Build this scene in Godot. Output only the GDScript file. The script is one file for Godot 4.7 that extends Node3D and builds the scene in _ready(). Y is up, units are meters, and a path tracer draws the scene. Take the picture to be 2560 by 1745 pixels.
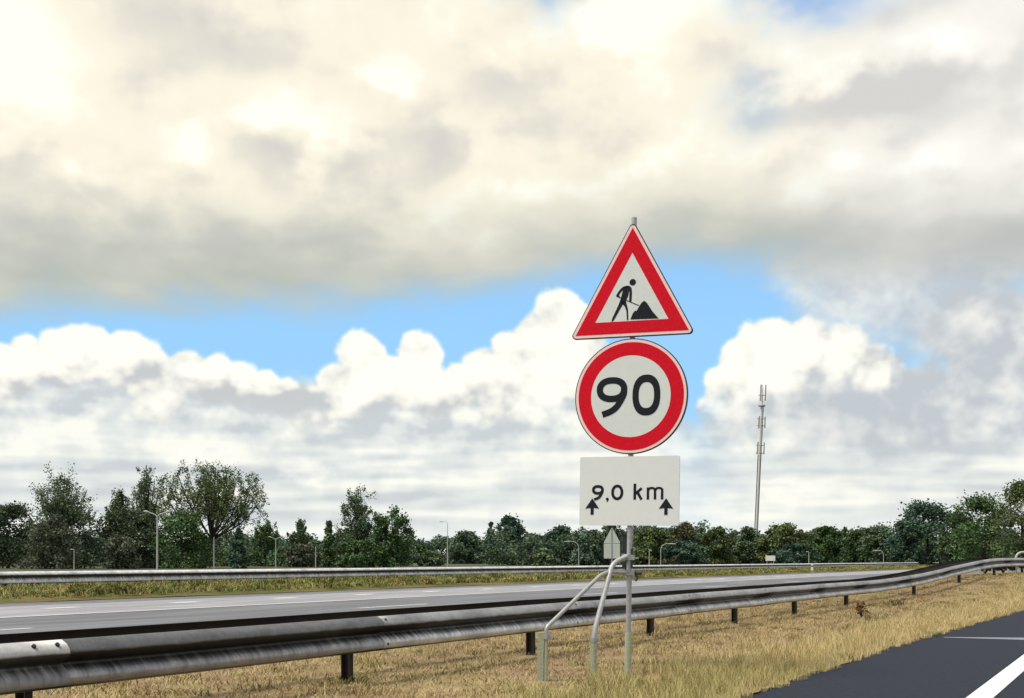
extends Node3D

const D := Vector2(0.4695, 0.883)     # direction of the motorway: x, distance ahead
const N := Vector2(0.883, -0.4695)    # to its right
const R0 := Vector2(-3.09, 7.25)      # a point of the near guardrail
const EYE := 1.1

var rng := RandomNumberGenerator.new()
var noise := FastNoiseLite.new()
var M := {}

func _ready() -> void:
	rng.seed = 90
	# camera
	var cam := Camera3D.new()
	cam.name = "camera"
	cam.projection = Camera3D.PROJECTION_FRUSTUM
	cam.near = 0.1
	cam.far = 5000.0
	cam.keep_aspect = Camera3D.KEEP_HEIGHT
	cam.size = 0.1 * 2.0 * 872.5 / 3000.0
	cam.frustum_offset = Vector2(0, 0.1 * 527.5 / 3000.0)
	cam.position = Vector3(0, EYE, 0)
	add_child(cam)
	cam.current = true
	# sky and exposure
	var we := WorldEnvironment.new()
	we.name = "world_environment"
	var env := Environment.new()
	env.background_mode = Environment.BG_SKY
	env.tonemap_mode = Environment.TONE_MAPPER_LINEAR
	env.tonemap_exposure = 1.07
	env.sdfgi_enabled = true
	env.ssao_enabled = true
	env.ssil_enabled = true
	var sky := Sky.new()
	var pm := PanoramaSkyMaterial.new()
	pm.panorama = make_sky()
	sky.sky_material = pm
	env.sky = sky
	we.environment = env
	add_child(we)
	# sun behind thin cloud, high on the left and a little behind
	var sun := DirectionalLight3D.new()
	sun.name = "sun"
	sun.light_energy = 1.2
	sun.light_color = Color(1.0, 0.965, 0.90)
	sun.light_angular_distance = 24.0
	sun.shadow_enabled = true
	add_child(sun)
	sun.look_at_from_position(Vector3.ZERO, -Vector3(-0.45, 0.86, 0.18))

	make_materials()
	build_ground()
	build_roads()
	build_woods()
	build_trees()
	build_far_rail()
	build_near_rail()
	build_far_things()
	build_road_sign()
	build_tube_support()
	build_plants()

# ------------------------------------------------------------------ helpers

func rw(t: float, s: float, y: float = 0.0) -> Vector3:
	var p := R0 + D * t + N * s
	return Vector3(p.x, y, -p.y)

func ts(x: float, z: float) -> Vector2:      # z is the distance ahead
	var p := Vector2(x, z) - R0
	return Vector2(p.dot(D), p.dot(N))

func sstep(a: float, b: float, x: float) -> float:
	var u := clampf((x - a) / (b - a), 0.0, 1.0)
	return u * u * (3.0 - 2.0 * u)

func path_value(list: Array, x: float) -> float:
	if x <= list[0][0]:
		return list[0][1]
	for i in range(1, list.size()):
		if x <= list[i][0]:
			var u: float = (x - list[i - 1][0]) / (list[i][0] - list[i - 1][0])
			u = u * u * (3.0 - 2.0 * u) if list.size() > 9 else u
			return lerpf(list[i - 1][1], list[i][1], u)
	return list[-1][1]

func rail_s(t: float) -> float:              # the near guardrail bends right beyond 24 m
	if t < 23.0:
		return 0.0
	var u := t - 23.0
	return 0.0132 * u * u if u < 6.0 else 0.475 + 0.112 * (u - 6.0)

func rise(t: float) -> float:
	return 0.58 * sstep(25.0, 40.0, t)

func edge_s(t: float) -> float:              # where the verge meets the right hand road
	return 3.25 + 0.4 * sstep(8.0, 25.0, t) + maxf(0.0, t - 25.0) * 0.06

func verge_y(t: float, s: float) -> float:
	var r := rise(t)
	var c := rail_s(t)
	var f := 1.0 - sstep(c + 0.6, edge_s(t), s) if s > c else 1.0 - 0.35 * sstep(c - 0.6, c - 1.9, s)
	return r * f + 0.02 * noise.get_noise_2d(t * 30.0, s * 30.0) + 0.012

func obj(called: String, mesh: Mesh, m: Material, parent: Node = self) -> MeshInstance3D:
	var o := MeshInstance3D.new()
	o.name = called
	o.mesh = mesh
	if m:
		o.material_override = m
	parent.add_child(o, true)
	return o

func part(called: String, st: SurfaceTool, m: Material, parent: Node = self) -> MeshInstance3D:
	st.generate_normals()
	return obj(called, st.commit(), m, parent)

func tag(o: Node, label: String, category: String, group := "", kind := "") -> void:
	if label:
		o.set_meta("label", label)
	if category:
		o.set_meta("category", category)
	if group:
		o.set_meta("group", group)
	if kind:
		o.set_meta("kind", kind)

func root_at(called: String, at := Vector3.ZERO) -> Node3D:
	var o := Node3D.new()
	o.name = called
	o.position = at
	add_child(o, true)
	return o

func begin(smooth := false) -> SurfaceTool:
	var st := SurfaceTool.new()
	st.begin(Mesh.PRIMITIVE_TRIANGLES)
	st.set_smooth_group(0 if smooth else -1)
	return st

func quad(st: SurfaceTool, a: Vector3, b: Vector3, c: Vector3, d: Vector3) -> void:
	for v in [a, b, c, a, c, d]:
		st.add_vertex(v)

func box(st: SurfaceTool, lo: Vector3, hi: Vector3, xf := Transform3D()) -> void:
	var c: Array[Vector3] = []
	for i in 8:
		c.append(xf * Vector3(hi.x if i & 1 else lo.x, hi.y if i & 2 else lo.y, hi.z if i & 4 else lo.z))
	quad(st, c[4], c[6], c[7], c[5])
	quad(st, c[1], c[3], c[2], c[0])
	quad(st, c[0], c[2], c[6], c[4])
	quad(st, c[5], c[7], c[3], c[1])
	quad(st, c[2], c[3], c[7], c[6])
	quad(st, c[0], c[4], c[5], c[1])

func tube(st: SurfaceTool, pts: Array, radii: Array, sides := 12, caps := true) -> void:
	var rings: Array = []
	var side := Vector3.ZERO
	for i in pts.size():
		var dir: Vector3 = (pts[mini(i + 1, pts.size() - 1)] - pts[maxi(i - 1, 0)]).normalized()
		if side == Vector3.ZERO:
			side = dir.cross(Vector3.RIGHT if absf(dir.x) < 0.8 else Vector3.BACK).normalized()
		side = (side - dir * side.dot(dir)).normalized()
		var up := dir.cross(side)
		var ring: Array[Vector3] = []
		for k in sides:
			var a := TAU * k / sides
			ring.append(pts[i] + (side * cos(a) + up * sin(a)) * radii[mini(i, radii.size() - 1)])
		rings.append(ring)
	st.set_smooth_group(1)
	for i in pts.size() - 1:
		for k in sides:
			var k2 := (k + 1) % sides
			quad(st, rings[i][k], rings[i][k2], rings[i + 1][k2], rings[i + 1][k])
	st.set_smooth_group(-1)
	if caps:
		for k in range(1, sides - 1):
			for v in [rings[0][0], rings[0][k + 1], rings[0][k], rings[-1][0], rings[-1][k], rings[-1][k + 1]]:
				st.add_vertex(v)

func bend(pts: Array, steps := 6, share := 0.35) -> Array:   # rounds the corners of a polyline
	var out: Array = [pts[0]]
	for i in range(1, pts.size() - 1):
		var p: Vector3 = pts[i]
		var reach: float = minf(p.distance_to(pts[i - 1]), p.distance_to(pts[i + 1])) * share
		var a: Vector3 = p + (pts[i - 1] - p).normalized() * reach
		var b: Vector3 = p + (pts[i + 1] - p).normalized() * reach
		for k in steps + 1:
			var u := float(k) / steps
			out.append(a.lerp(p, u).lerp(p.lerp(b, u), u))
	out.append(pts[-1])
	return out

func prism(st: SurfaceTool, poly: PackedVector2Array, z0: float, z1: float) -> void:
	var tri := Geometry2D.triangulate_polygon(poly)
	for i in range(0, tri.size(), 3):
		for k in 3:
			var p := poly[tri[i + k]]
			st.add_vertex(Vector3(p.x, p.y, z1))
	var n := poly.size()
	for i in n:
		var a := poly[i]
		var b := poly[(i + 1) % n]
		quad(st, Vector3(a.x, a.y, z0), Vector3(b.x, b.y, z0), Vector3(b.x, b.y, z1), Vector3(a.x, a.y, z1))

func ring2d(st: SurfaceTool, outer: PackedVector2Array, inner: PackedVector2Array, z0: float, z1: float) -> void:
	var n := outer.size()
	for i in n:
		var j := (i + 1) % n
		quad(st, v3(outer[i], z1), v3(outer[j], z1), v3(inner[j], z1), v3(inner[i], z1))
		quad(st, v3(outer[i], z0), v3(outer[j], z0), v3(outer[j], z1), v3(outer[i], z1))
		quad(st, v3(inner[i], z0), v3(inner[j], z0), v3(inner[j], z1), v3(inner[i], z1))

func v3(p: Vector2, z: float) -> Vector3:
	return Vector3(p.x, p.y, z)

func oval(c: Vector2, rx: float, ry: float, n := 48, power := 1.0) -> PackedVector2Array:
	var out := PackedVector2Array()
	for i in n:
		var a := TAU * i / n
		var ca := cos(a)
		var sa := sin(a)
		out.append(c + Vector2(rx * signf(ca) * pow(absf(ca), power), ry * signf(sa) * pow(absf(sa), power)))
	return out

func stroke(st: SurfaceTool, pts: Array, widths: Array, z0: float, z1: float) -> void:
	var left := PackedVector2Array()
	var right := PackedVector2Array()
	for i in pts.size():
		var dir: Vector2 = (pts[mini(i + 1, pts.size() - 1)] - pts[maxi(i - 1, 0)]).normalized()
		var across: Vector2 = dir.orthogonal() * widths[mini(i, widths.size() - 1)] * 0.5
		left.append(pts[i] + across)
		right.append(pts[i] - across)
	for i in pts.size() - 1:
		quad(st, v3(left[i], z1), v3(left[i + 1], z1), v3(right[i + 1], z1), v3(right[i], z1))
		quad(st, v3(left[i], z0), v3(left[i + 1], z0), v3(left[i + 1], z1), v3(left[i], z1))
		quad(st, v3(right[i], z0), v3(right[i + 1], z0), v3(right[i + 1], z1), v3(right[i], z1))

func curve2(pts: Array, steps := 8) -> Array:     # Catmull-Rom through the points
	var out: Array = []
	for i in pts.size() - 1:
		var a: Vector2 = pts[maxi(i - 1, 0)]
		var d: Vector2 = pts[mini(i + 2, pts.size() - 1)]
		for k in steps:
			out.append((pts[i] as Vector2).cubic_interpolate(pts[i + 1], a, d, float(k) / steps))
	out.append(pts[-1])
	return out

func rounded(poly: PackedVector2Array, r: float) -> PackedVector2Array:
	var out := PackedVector2Array()
	var n := poly.size()
	for i in n:
		var p := poly[i]
		var a := (poly[(i + n - 1) % n] - p).normalized()
		var b := (poly[(i + 1) % n] - p).normalized()
		var half := absf(a.angle_to(b)) / 2.0
		var c := p + (a + b).normalized() * r / sin(half)
		var from := (p + a * r / tan(half) - c).angle()
		var sweep := wrapf((p + b * r / tan(half) - c).angle() - from, -PI, PI)
		for k in 7:
			out.append(c + Vector2.from_angle(from + sweep * k / 6.0) * r)
	return out

func multi(called: String, mesh: Mesh, m: Material, places: Array, tints: Array) -> MultiMeshInstance3D:
	var mm := MultiMesh.new()
	mm.transform_format = MultiMesh.TRANSFORM_3D
	mm.use_colors = true
	mm.mesh = mesh
	mm.instance_count = places.size()
	for i in places.size():
		mm.set_instance_transform(i, places[i])
		mm.set_instance_color(i, tints[i])
	var o := MultiMeshInstance3D.new()
	o.name = called
	o.multimesh = mm
	o.material_override = m
	add_child(o, true)
	return o

func lin(r: float, g: float, b: float) -> Color:    # a colour given by its reflectances
	return Color(r, g, b).linear_to_srgb()

func plain(c: Color, rough := 0.6, metal := 0.0) -> StandardMaterial3D:
	var m := StandardMaterial3D.new()
	m.albedo_color = c
	m.roughness = rough
	m.metallic = metal
	return m

func noise_tex(freq: float, a: Color, b: Color, seed_: int, oct := 5, size := 512) -> NoiseTexture2D:
	var n := FastNoiseLite.new()
	n.seed = seed_
	n.frequency = freq
	n.fractal_octaves = oct
	var g := Gradient.new()
	g.set_color(0, a)
	g.set_color(1, b)
	var t := NoiseTexture2D.new()
	t.width = size
	t.height = size
	t.seamless = true
	t.noise = n
	t.color_ramp = g
	return t

func grained(a: Color, b: Color, metres: float, seed_: int, rough := 0.8, bump := 0.0, freq := 0.02) -> StandardMaterial3D:
	var m := plain(Color.WHITE, rough)
	m.albedo_texture = noise_tex(freq, a, b, seed_)
	m.uv1_triplanar = true
	m.uv1_world_triplanar = true
	m.uv1_scale = Vector3.ONE / metres
	if bump > 0.0:
		m.heightmap_enabled = true
		m.heightmap_texture = noise_tex(0.05, Color.BLACK, Color.WHITE, seed_ + 50)
		m.heightmap_scale = bump
	return m

func vertex_tinted(rough := 0.8, back := 0.0) -> StandardMaterial3D:
	var m := plain(Color.WHITE, rough)
	m.vertex_color_use_as_albedo = true
	m.metallic_specular = 0.25
	if back > 0.0:
		m.backlight_enabled = true
		m.backlight = Color(back, back, back)
	return m

# ------------------------------------------------------------------ sky

var cum: Array = []
var tones: Array = []
var sheets: Array = []
var by_az := {}
var deck := FastNoiseLite.new()
var puff := FastNoiseLite.new()
var streak := FastNoiseLite.new()

func make_sky() -> ImageTexture:
	deck.seed = 11
	deck.frequency = 1.0
	deck.fractal_octaves = 5
	puff.seed = 5
	puff.frequency = 1.0
	puff.fractal_octaves = 5
	puff.fractal_gain = 0.55
	streak.seed = 8
	streak.frequency = 1.0
	streak.fractal_octaves = 4
	# heaps of cumulus: azimuth, height and radius of each puff, in degrees
	cum = [[-23.1, 8.2, 1.5], [-22, 8.8, 1.15], [-20.6, 9, 1.35], [-19.5, 9.3, 1.35], [-17.9, 9, 1.35], [-17, 8.5, 1.35], [-16.3, 7.5, 1.35]]
	cum += [[-15.1, 8.6, 1.06], [-13.9, 8.3, 1.15], [-12.8, 8.1, 1.06], [-11.7, 7.8, 0.96], [-10.6, 7.5, 0.96], [-9.5, 7.1, 1.15], [-8.2, 8.3, 1.15]]
	cum += [[-7.1, 9.4, 1.35], [-7.2, 7.9, 1.7], [-4.5, 9.5, 1.25], [-5.3, 8.5, 1.5], [-4.2, 8.3, 1.35], [-3.6, 7.4, 0.96], [-2.5, 8.3, 1.06]]
	cum += [[-1.3, 8.9, 1.25], [0.2, 9.5, 1.5], [1.2, 10.4, 1.35], [2.3, 11.3, 1.4], [3, 10.4, 1.7], [1.9, 9.1, 1.9], [-0.4, 7.8, 1.5], [3.8, 8.5, 1.5]]
	cum += [[10.8, 9.3, 1.15], [11.7, 9.8, 1.35], [12.6, 10.1, 1.15], [13.7, 9.7, 1.5], [15.3, 9.3, 1.5], [16.7, 8.5, 1.4], [10.4, 8, 1.35], [12.6, 8.2, 1.9], [10, 6.9, 1.35]]
	# lighter and darker places of the clouds: azimuth, height, half width, half height, how much
	tones = [[-19.8, 7.8, 1.6, 0.7, -0.55], [-22.5, 7.5, 1.5, 0.6, -0.5], [-14.9, 8.2, 1.4, 0.8, -0.6], [-12, 6.9, 2.9, 1, -0.45], [-1.5, 6.2, 6.1, 0.65, -0.4]]
	tones += [[-7.2, 6.2, 4.2, 0.55, -0.4], [17.6, 6.5, 4, 1.4, -0.75], [20.8, 7.8, 3.8, 1.9, -0.4], [9.5, 6.4, 2.3, 0.8, -0.35], [-6.3, 8.5, 2.3, 1.7, 0.25]]
	tones += [[1.9, 9.5, 2.9, 2.1, 0.2], [13.1, 9.2, 3.3, 1.7, 0.35], [11.7, 6.7, 2.1, 1.1, 0.3], [-19, 9.7, 2.3, 0.8, 0.3], [-12.8, 9.2, 2.7, 0.6, 0.3]]
	tones += [[-21.1, 20.8, 3.3, 2.5, 0.5], [-22.5, 22.4, 1.7, 1.7, 0.4], [-22.6, 18.2, 2.9, 1.7, 0.3], [-10.9, 20.3, 3.3, 1.15, 0.55], [-6.3, 22.2, 2.5, 1, 0.6]]
	tones += [[-14.9, 18.7, 1.5, 1.15, 0.4], [-8.2, 19.3, 1.7, 1, 0.3], [6.1, 23.8, 2.9, 1.5, 0.55], [16.2, 21.8, 4.2, 1, 0.4], [19.6, 22.4, 2.9, 1, 0.35]]
	tones += [[8, 19.4, 3.3, 2.1, 0.22], [19.6, 17.4, 2.1, 1.5, 0.3], [14.4, 16.5, 2.5, 1, 0.28], [-3.4, 16.3, 2.3, 0.8, 0.25], [-19, 17.8, 3.9, 1.15, 0.2]]
	tones += [[-13.5, 22.8, 4.2, 1.7, -0.35], [-17.2, 23.4, 2.3, 1, -0.2], [-0.6, 22, 2.1, 1.35, -0.4], [-3.6, 18.4, 2.1, 1.5, -0.5], [-10.6, 17.5, 1.5, 1.15, -0.4]]
	tones += [[-12, 18.4, 1.7, 0.8, -0.3], [16.7, 20.3, 3.9, 0.9, -0.5], [14.4, 20, 2.3, 0.8, -0.3], [11.3, 20.3, 1.35, 1.15, -0.45], [12, 17.7, 2.3, 0.8, -0.25]]
	tones += [[9.5, 23.1, 1.7, 1.15, -0.3], [-17.2, 20, 2.1, 1.15, -0.25], [-20.6, 13.3, 9.6, 1.5, -0.35], [-9.1, 13.7, 9.6, 1.3, -0.3], [-0.6, 14.2, 5, 1.15, -0.2], [13.5, 14.5, 5.8, 0.8, -0.2]]
	tones += [[-21, 5.4, 2.5, 0.5, 0.35], [-13.8, 5.3, 1.8, 0.8, 0.6], [-9, 4.4, 1.6, 0.45, 0.45], [-5.4, 5, 1.5, 0.7, 0.5], [-12, 3.6, 4, 0.5, -0.35], [-18, 3.8, 3, 0.6, -0.3], [-4, 3.2, 4, 0.6, -0.3], [-18.5, 8.3, 1, 0.5, -0.3], [-10.5, 7.1, 1.6, 0.6, -0.4], [13.5, 3.6, 4, 0.6, 0.4], [20, 4.6, 3, 0.6, -0.3], [8, 4.9, 3, 0.5, -0.35]]
	sheets = [[15.3, 13, 3.3, 1.5, 0.8], [18.8, 12.1, 5, 2.7, 0.9], [21.6, 9.7, 4.4, 3.3, 1], [18.4, 7, 6.3, 2.5, 1], [13.9, 13.5, 2.3, 1.15, 0.6], [13.5, 6.7, 3.8, 1.15, 0.7]]
	# the rest of the round goes on in the same way
	var r := RandomNumberGenerator.new()
	r.seed = 77
	var az := 27.0
	while az < 333.0:
		var h := r.randf_range(6.5, 9.5)
		for k in r.randi_range(3, 6):
			cum.append([az + k * 1.0 - 2.0, h + r.randf_range(-0.8, 1.2), r.randf_range(1.0, 1.7)])
		tones.append([az + r.randf_range(-2, 2), r.randf_range(6, 8), r.randf_range(1.5, 4), r.randf_range(0.6, 1.2), r.randf_range(-0.6, 0.3)])
		for k in 3:
			tones.append([az + r.randf_range(-4, 4), r.randf_range(15, 26), r.randf_range(1.5, 4.5), r.randf_range(0.9, 2.2), r.randf_range(-0.5, 0.6)])
		tones.append([az, 13.5, 6.0, 1.2, -0.3])
		if r.randf() < 0.35:
			sheets.append([az, r.randf_range(7, 13), r.randf_range(3, 6), r.randf_range(1.2, 3), 0.9])
		az += r.randf_range(4.0, 8.0)
	for which in 3:
		for c in [cum, tones, sheets][which]:
			var reach: float = c[2] * (1.4 if which == 0 else 2.2)
			for cell in range(floori((c[0] - reach) / 4.0), floori((c[0] + reach) / 4.0) + 1):
				var key := posmod(cell, 90) * 3 + which
				if not by_az.has(key):
					by_az[key] = []
				by_az[key].append(c)
	var w := 4096
	var small := Image.create(1024, 512, false, Image.FORMAT_RGBF)
	for y in 512:
		for x in 1024:
			if y > 258:
				small.set_pixel(x, y, Color(0.3, 0.3, 0.27))
			else:
				small.set_pixel(x, y, sky_at(off((x + 0.5) / 1024.0 * 360.0, 0.0), 90.0 - (y + 0.5) / 512.0 * 180.0))
	small.resize(w, w / 2, Image.INTERPOLATE_BILINEAR)
	var step := 360.0 / w
	for y in range(int((90.0 - 30.0) / step), int(91.0 / step)):      # the part with small clouds, more finely
		for x in range(int(-30.0 / step), int(30.0 / step)):
			small.set_pixel(posmod(x, w), y, sky_at((x + 0.5) * step, 90.0 - (y + 0.5) * step))
	return ImageTexture.create_from_image(small)

func off(a: float, b: float) -> float:
	return fposmod(a - b + 180.0, 360.0) - 180.0

func sky_at(az: float, el: float) -> Color:
	el = maxf(el, 0.0)
	var a := deg_to_rad(az)
	var e := deg_to_rad(el)
	var d := Vector3(sin(a) * cos(e), sin(e), -cos(a) * cos(e))
	var flat := 1.0 / (d.y + 0.28)
	var px := d.x * flat
	var pz := d.z * flat
	var n1 := deck.get_noise_2d(px * 2.6, pz * 2.6)
	var n2 := deck.get_noise_2d(px * 7.0 + 40.0, pz * 7.0)
	var n3 := puff.get_noise_3d(d.x * 22.0, d.y * 26.0, d.z * 22.0)
	var n4 := puff.get_noise_3d(d.x * 60.0 + 9.0, d.y * 66.0, d.z * 60.0)
	# the same noise a little further towards the light: the difference models the billows
	var a2 := a - 0.011
	var e2 := e + 0.014
	var d2 := Vector3(sin(a2) * cos(e2), sin(e2), -cos(a2) * cos(e2))
	var relief := n3 - puff.get_noise_3d(d2.x * 22.0, d2.y * 26.0, d2.z * 22.0)
	var fine := n4 - puff.get_noise_3d(d2.x * 60.0 + 9.0, d2.y * 66.0, d2.z * 60.0)
	var cell := posmod(floori(az / 4.0), 90) * 3
	var tone := 0.0
	var wa := az + n1 * 2.2 + n3 * 0.9
	var we := el + n2 * 0.9 + n3 * 0.7
	for t in by_az.get(cell + 1, []):
		var ux: float = off(wa, t[0]) / t[2]
		var uy: float = (we - t[1]) / t[3]
		var q := ux * ux + uy * uy
		if q < 4.0:
			tone += t[4] * exp(-1.3 * q)
	# clear air
	var col := Vector3(0.60, 0.81, 0.98).lerp(Vector3(0.48, 0.64, 0.88), sstep(8.0, 28.0, el)).lerp(Vector3(0.36, 0.53, 0.82), sstep(28.0, 90.0, el))
	col = col.lerp(Vector3(0.80, 0.90, 0.97), 1.0 - sstep(0.0, 9.0, el))
	# low layers near the horizon
	var s1 := streak.get_noise_3d(d.x * 4.5, d.y * 52.0, d.z * 4.5)
	var s2 := streak.get_noise_3d(d.x * 14.0 + 5.0, d.y * 90.0, d.z * 14.0)
	var gap := exp(-pow((az - 8.6) / 1.6, 2.0))
	var low := 1.0 - sstep(7.9, 8.9, el + n3 * 1.0 + n1 * 0.6 + 2.2 * gap)
	var body := sstep(4.2, 6.6, el + n1)
	var lt := clampf(0.52 + lerpf(s1 * 0.95 + s2 * 0.22 + n3 * 0.35, relief * 0.75 + fine * 0.08 + n3 * 0.5 + s1 * 0.6 - 0.02, body) + tone * 0.75, 0.0, 1.0)
	var lc := Vector3(0.785, 0.805, 0.815).lerp(Vector3(0.875, 0.888, 0.875), sstep(0.0, 0.5, lt)).lerp(Vector3(0.975, 0.97, 0.925), sstep(0.4, 1.0, lt))
	lc = lc.lerp(Vector3(0.93, 0.96, 0.95), 0.5 * (1.0 - sstep(0.0, 2.6, el)))
	col = col.lerp(lc, low * (0.97 - 0.18 * gap))
	# heaps of cumulus
	var f := -1.0
	var top := 0.0
	for c in by_az.get(cell, []):
		var ux: float = off(az, c[0])
		var uy: float = el - c[1]
		var q: float = 1.0 - sqrt(ux * ux + uy * uy) / c[2]
		f = maxf(f, q)
		top = maxf(top, q * 0.5 + uy / c[2] * 0.35)
	f += n3 * 0.34 + n4 * 0.11
	var alpha := sstep(-0.04, 0.16, f) * sstep(5.2, 8.0, el + n3 * 1.2)
	var light := clampf(0.60 + tone * 1.05 + n3 * 0.35 + relief * 0.65 + fine * 0.12 + top * 0.5 - (1.0 - sstep(5.8, 8.2, el)) * 0.5, 0.0, 1.0)
	var cc := Vector3(0.77, 0.78, 0.785).lerp(Vector3(0.935, 0.93, 0.895), sstep(0.0, 0.55, light)).lerp(Vector3(1.0, 0.995, 0.95), sstep(0.45, 0.95, light))
	col = col.lerp(cc, alpha)
	# grey sheets
	var sh := 0.0
	for t in by_az.get(cell + 2, []):
		var ux: float = off(wa, t[0]) / t[2]
		var uy: float = (we - t[1]) / t[3]
		sh = maxf(sh, t[4] * (1.0 - sstep(0.55, 1.25, sqrt(ux * ux + uy * uy) + n3 * 0.35)))
	var heap := alpha * sstep(0.1, 0.45, f) * sstep(6.8, 8.0, el)
	var sc := Vector3(0.75, 0.775, 0.795).lerp(Vector3(0.92, 0.92, 0.90), clampf(0.36 + n1 * 0.7 + n3 * 0.3 + relief * 0.6 + fine * 0.25 + tone * 0.6, 0.0, 1.0))
	col = col.lerp(sc, sh * (1.0 - heap * (0.95 if off(az, 17.5) < 0.0 else 0.2)))
	# the great deck overhead
	var rim := path_value([[-24, 11.7], [-18, 12.2], [-11, 12.5], [-5.3, 13.0], [-1.5, 13.5], [4.2, 14.2], [8, 14.4], [11.7, 13.9], [17, 13.5], [24, 12.6]], az)
	if absf(az) > 24.0:
		rim = 12.6 + 0.6 * sin(deg_to_rad(az * 7.0))
	var cover := sstep(-1.3, 1.2, el - rim + 0.45 + n1 * 0.9 + n2 * 0.3 + n3 * 0.3)
	var hole := 0.0
	for h in [[2.2, 25.9, 1.5, 1.2], [14.3, 25.0, 2.4, 1.3], [11.3, 20.4, 1.5, 1.3]]:
		var ux: float = off(wa, h[0]) / h[2]
		var uy: float = (we - h[1]) / h[3]
		hole = maxf(hole, exp(-(ux * ux + uy * uy) * 1.1) * (0.9 if h[1] > 22.0 else 0.25))
	if el > 26.0:
		hole = maxf(hole, sstep(0.1, 0.35, n1 + n3 * 0.3) * sstep(26.0, 33.0, el) * 0.9)
	var ramp := sstep(-1.0, 5.0, el - rim + n1 * 0.9 + n2 * 0.25)
	var dl := clampf(0.46 + tone * 0.78 + n1 * 0.42 + n2 * 0.18 + relief * 0.12 + fine * 0.03 + n3 * 0.06 + 0.08 * ramp, 0.0, 1.1)
	var dc := Vector3(0.83, 0.815, 0.79).lerp(Vector3(0.87, 0.855, 0.81), sstep(0.0, 0.3, dl)).lerp(Vector3(0.96, 0.935, 0.86), sstep(0.22, 0.62, dl)).lerp(Vector3(1.0, 1.0, 0.945), sstep(0.58, 0.95, dl))
	var base := Vector3(0.69, 0.715, 0.685).lerp(Vector3(0.78, 0.785, 0.745), clampf(0.5 + n1 * 0.8 + sstep(-14.0, 4.0, az) * 0.5 - 0.4, 0.0, 1.0))
	dc = base.lerp(dc, ramp)
	dc = dc.lerp(Vector3(dc.y, dc.y, dc.y * 1.005), 0.55 * sstep(8.0, 20.0, az if absf(az) < 90.0 else 20.0))
	col = col.lerp(dc, cover * (1.0 - hole))
	var out := Color(minf(col.x, 1.0), minf(col.y, 1.0), minf(col.z, 1.0)).srgb_to_linear()
	return out

# ------------------------------------------------------------------ materials

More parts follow.
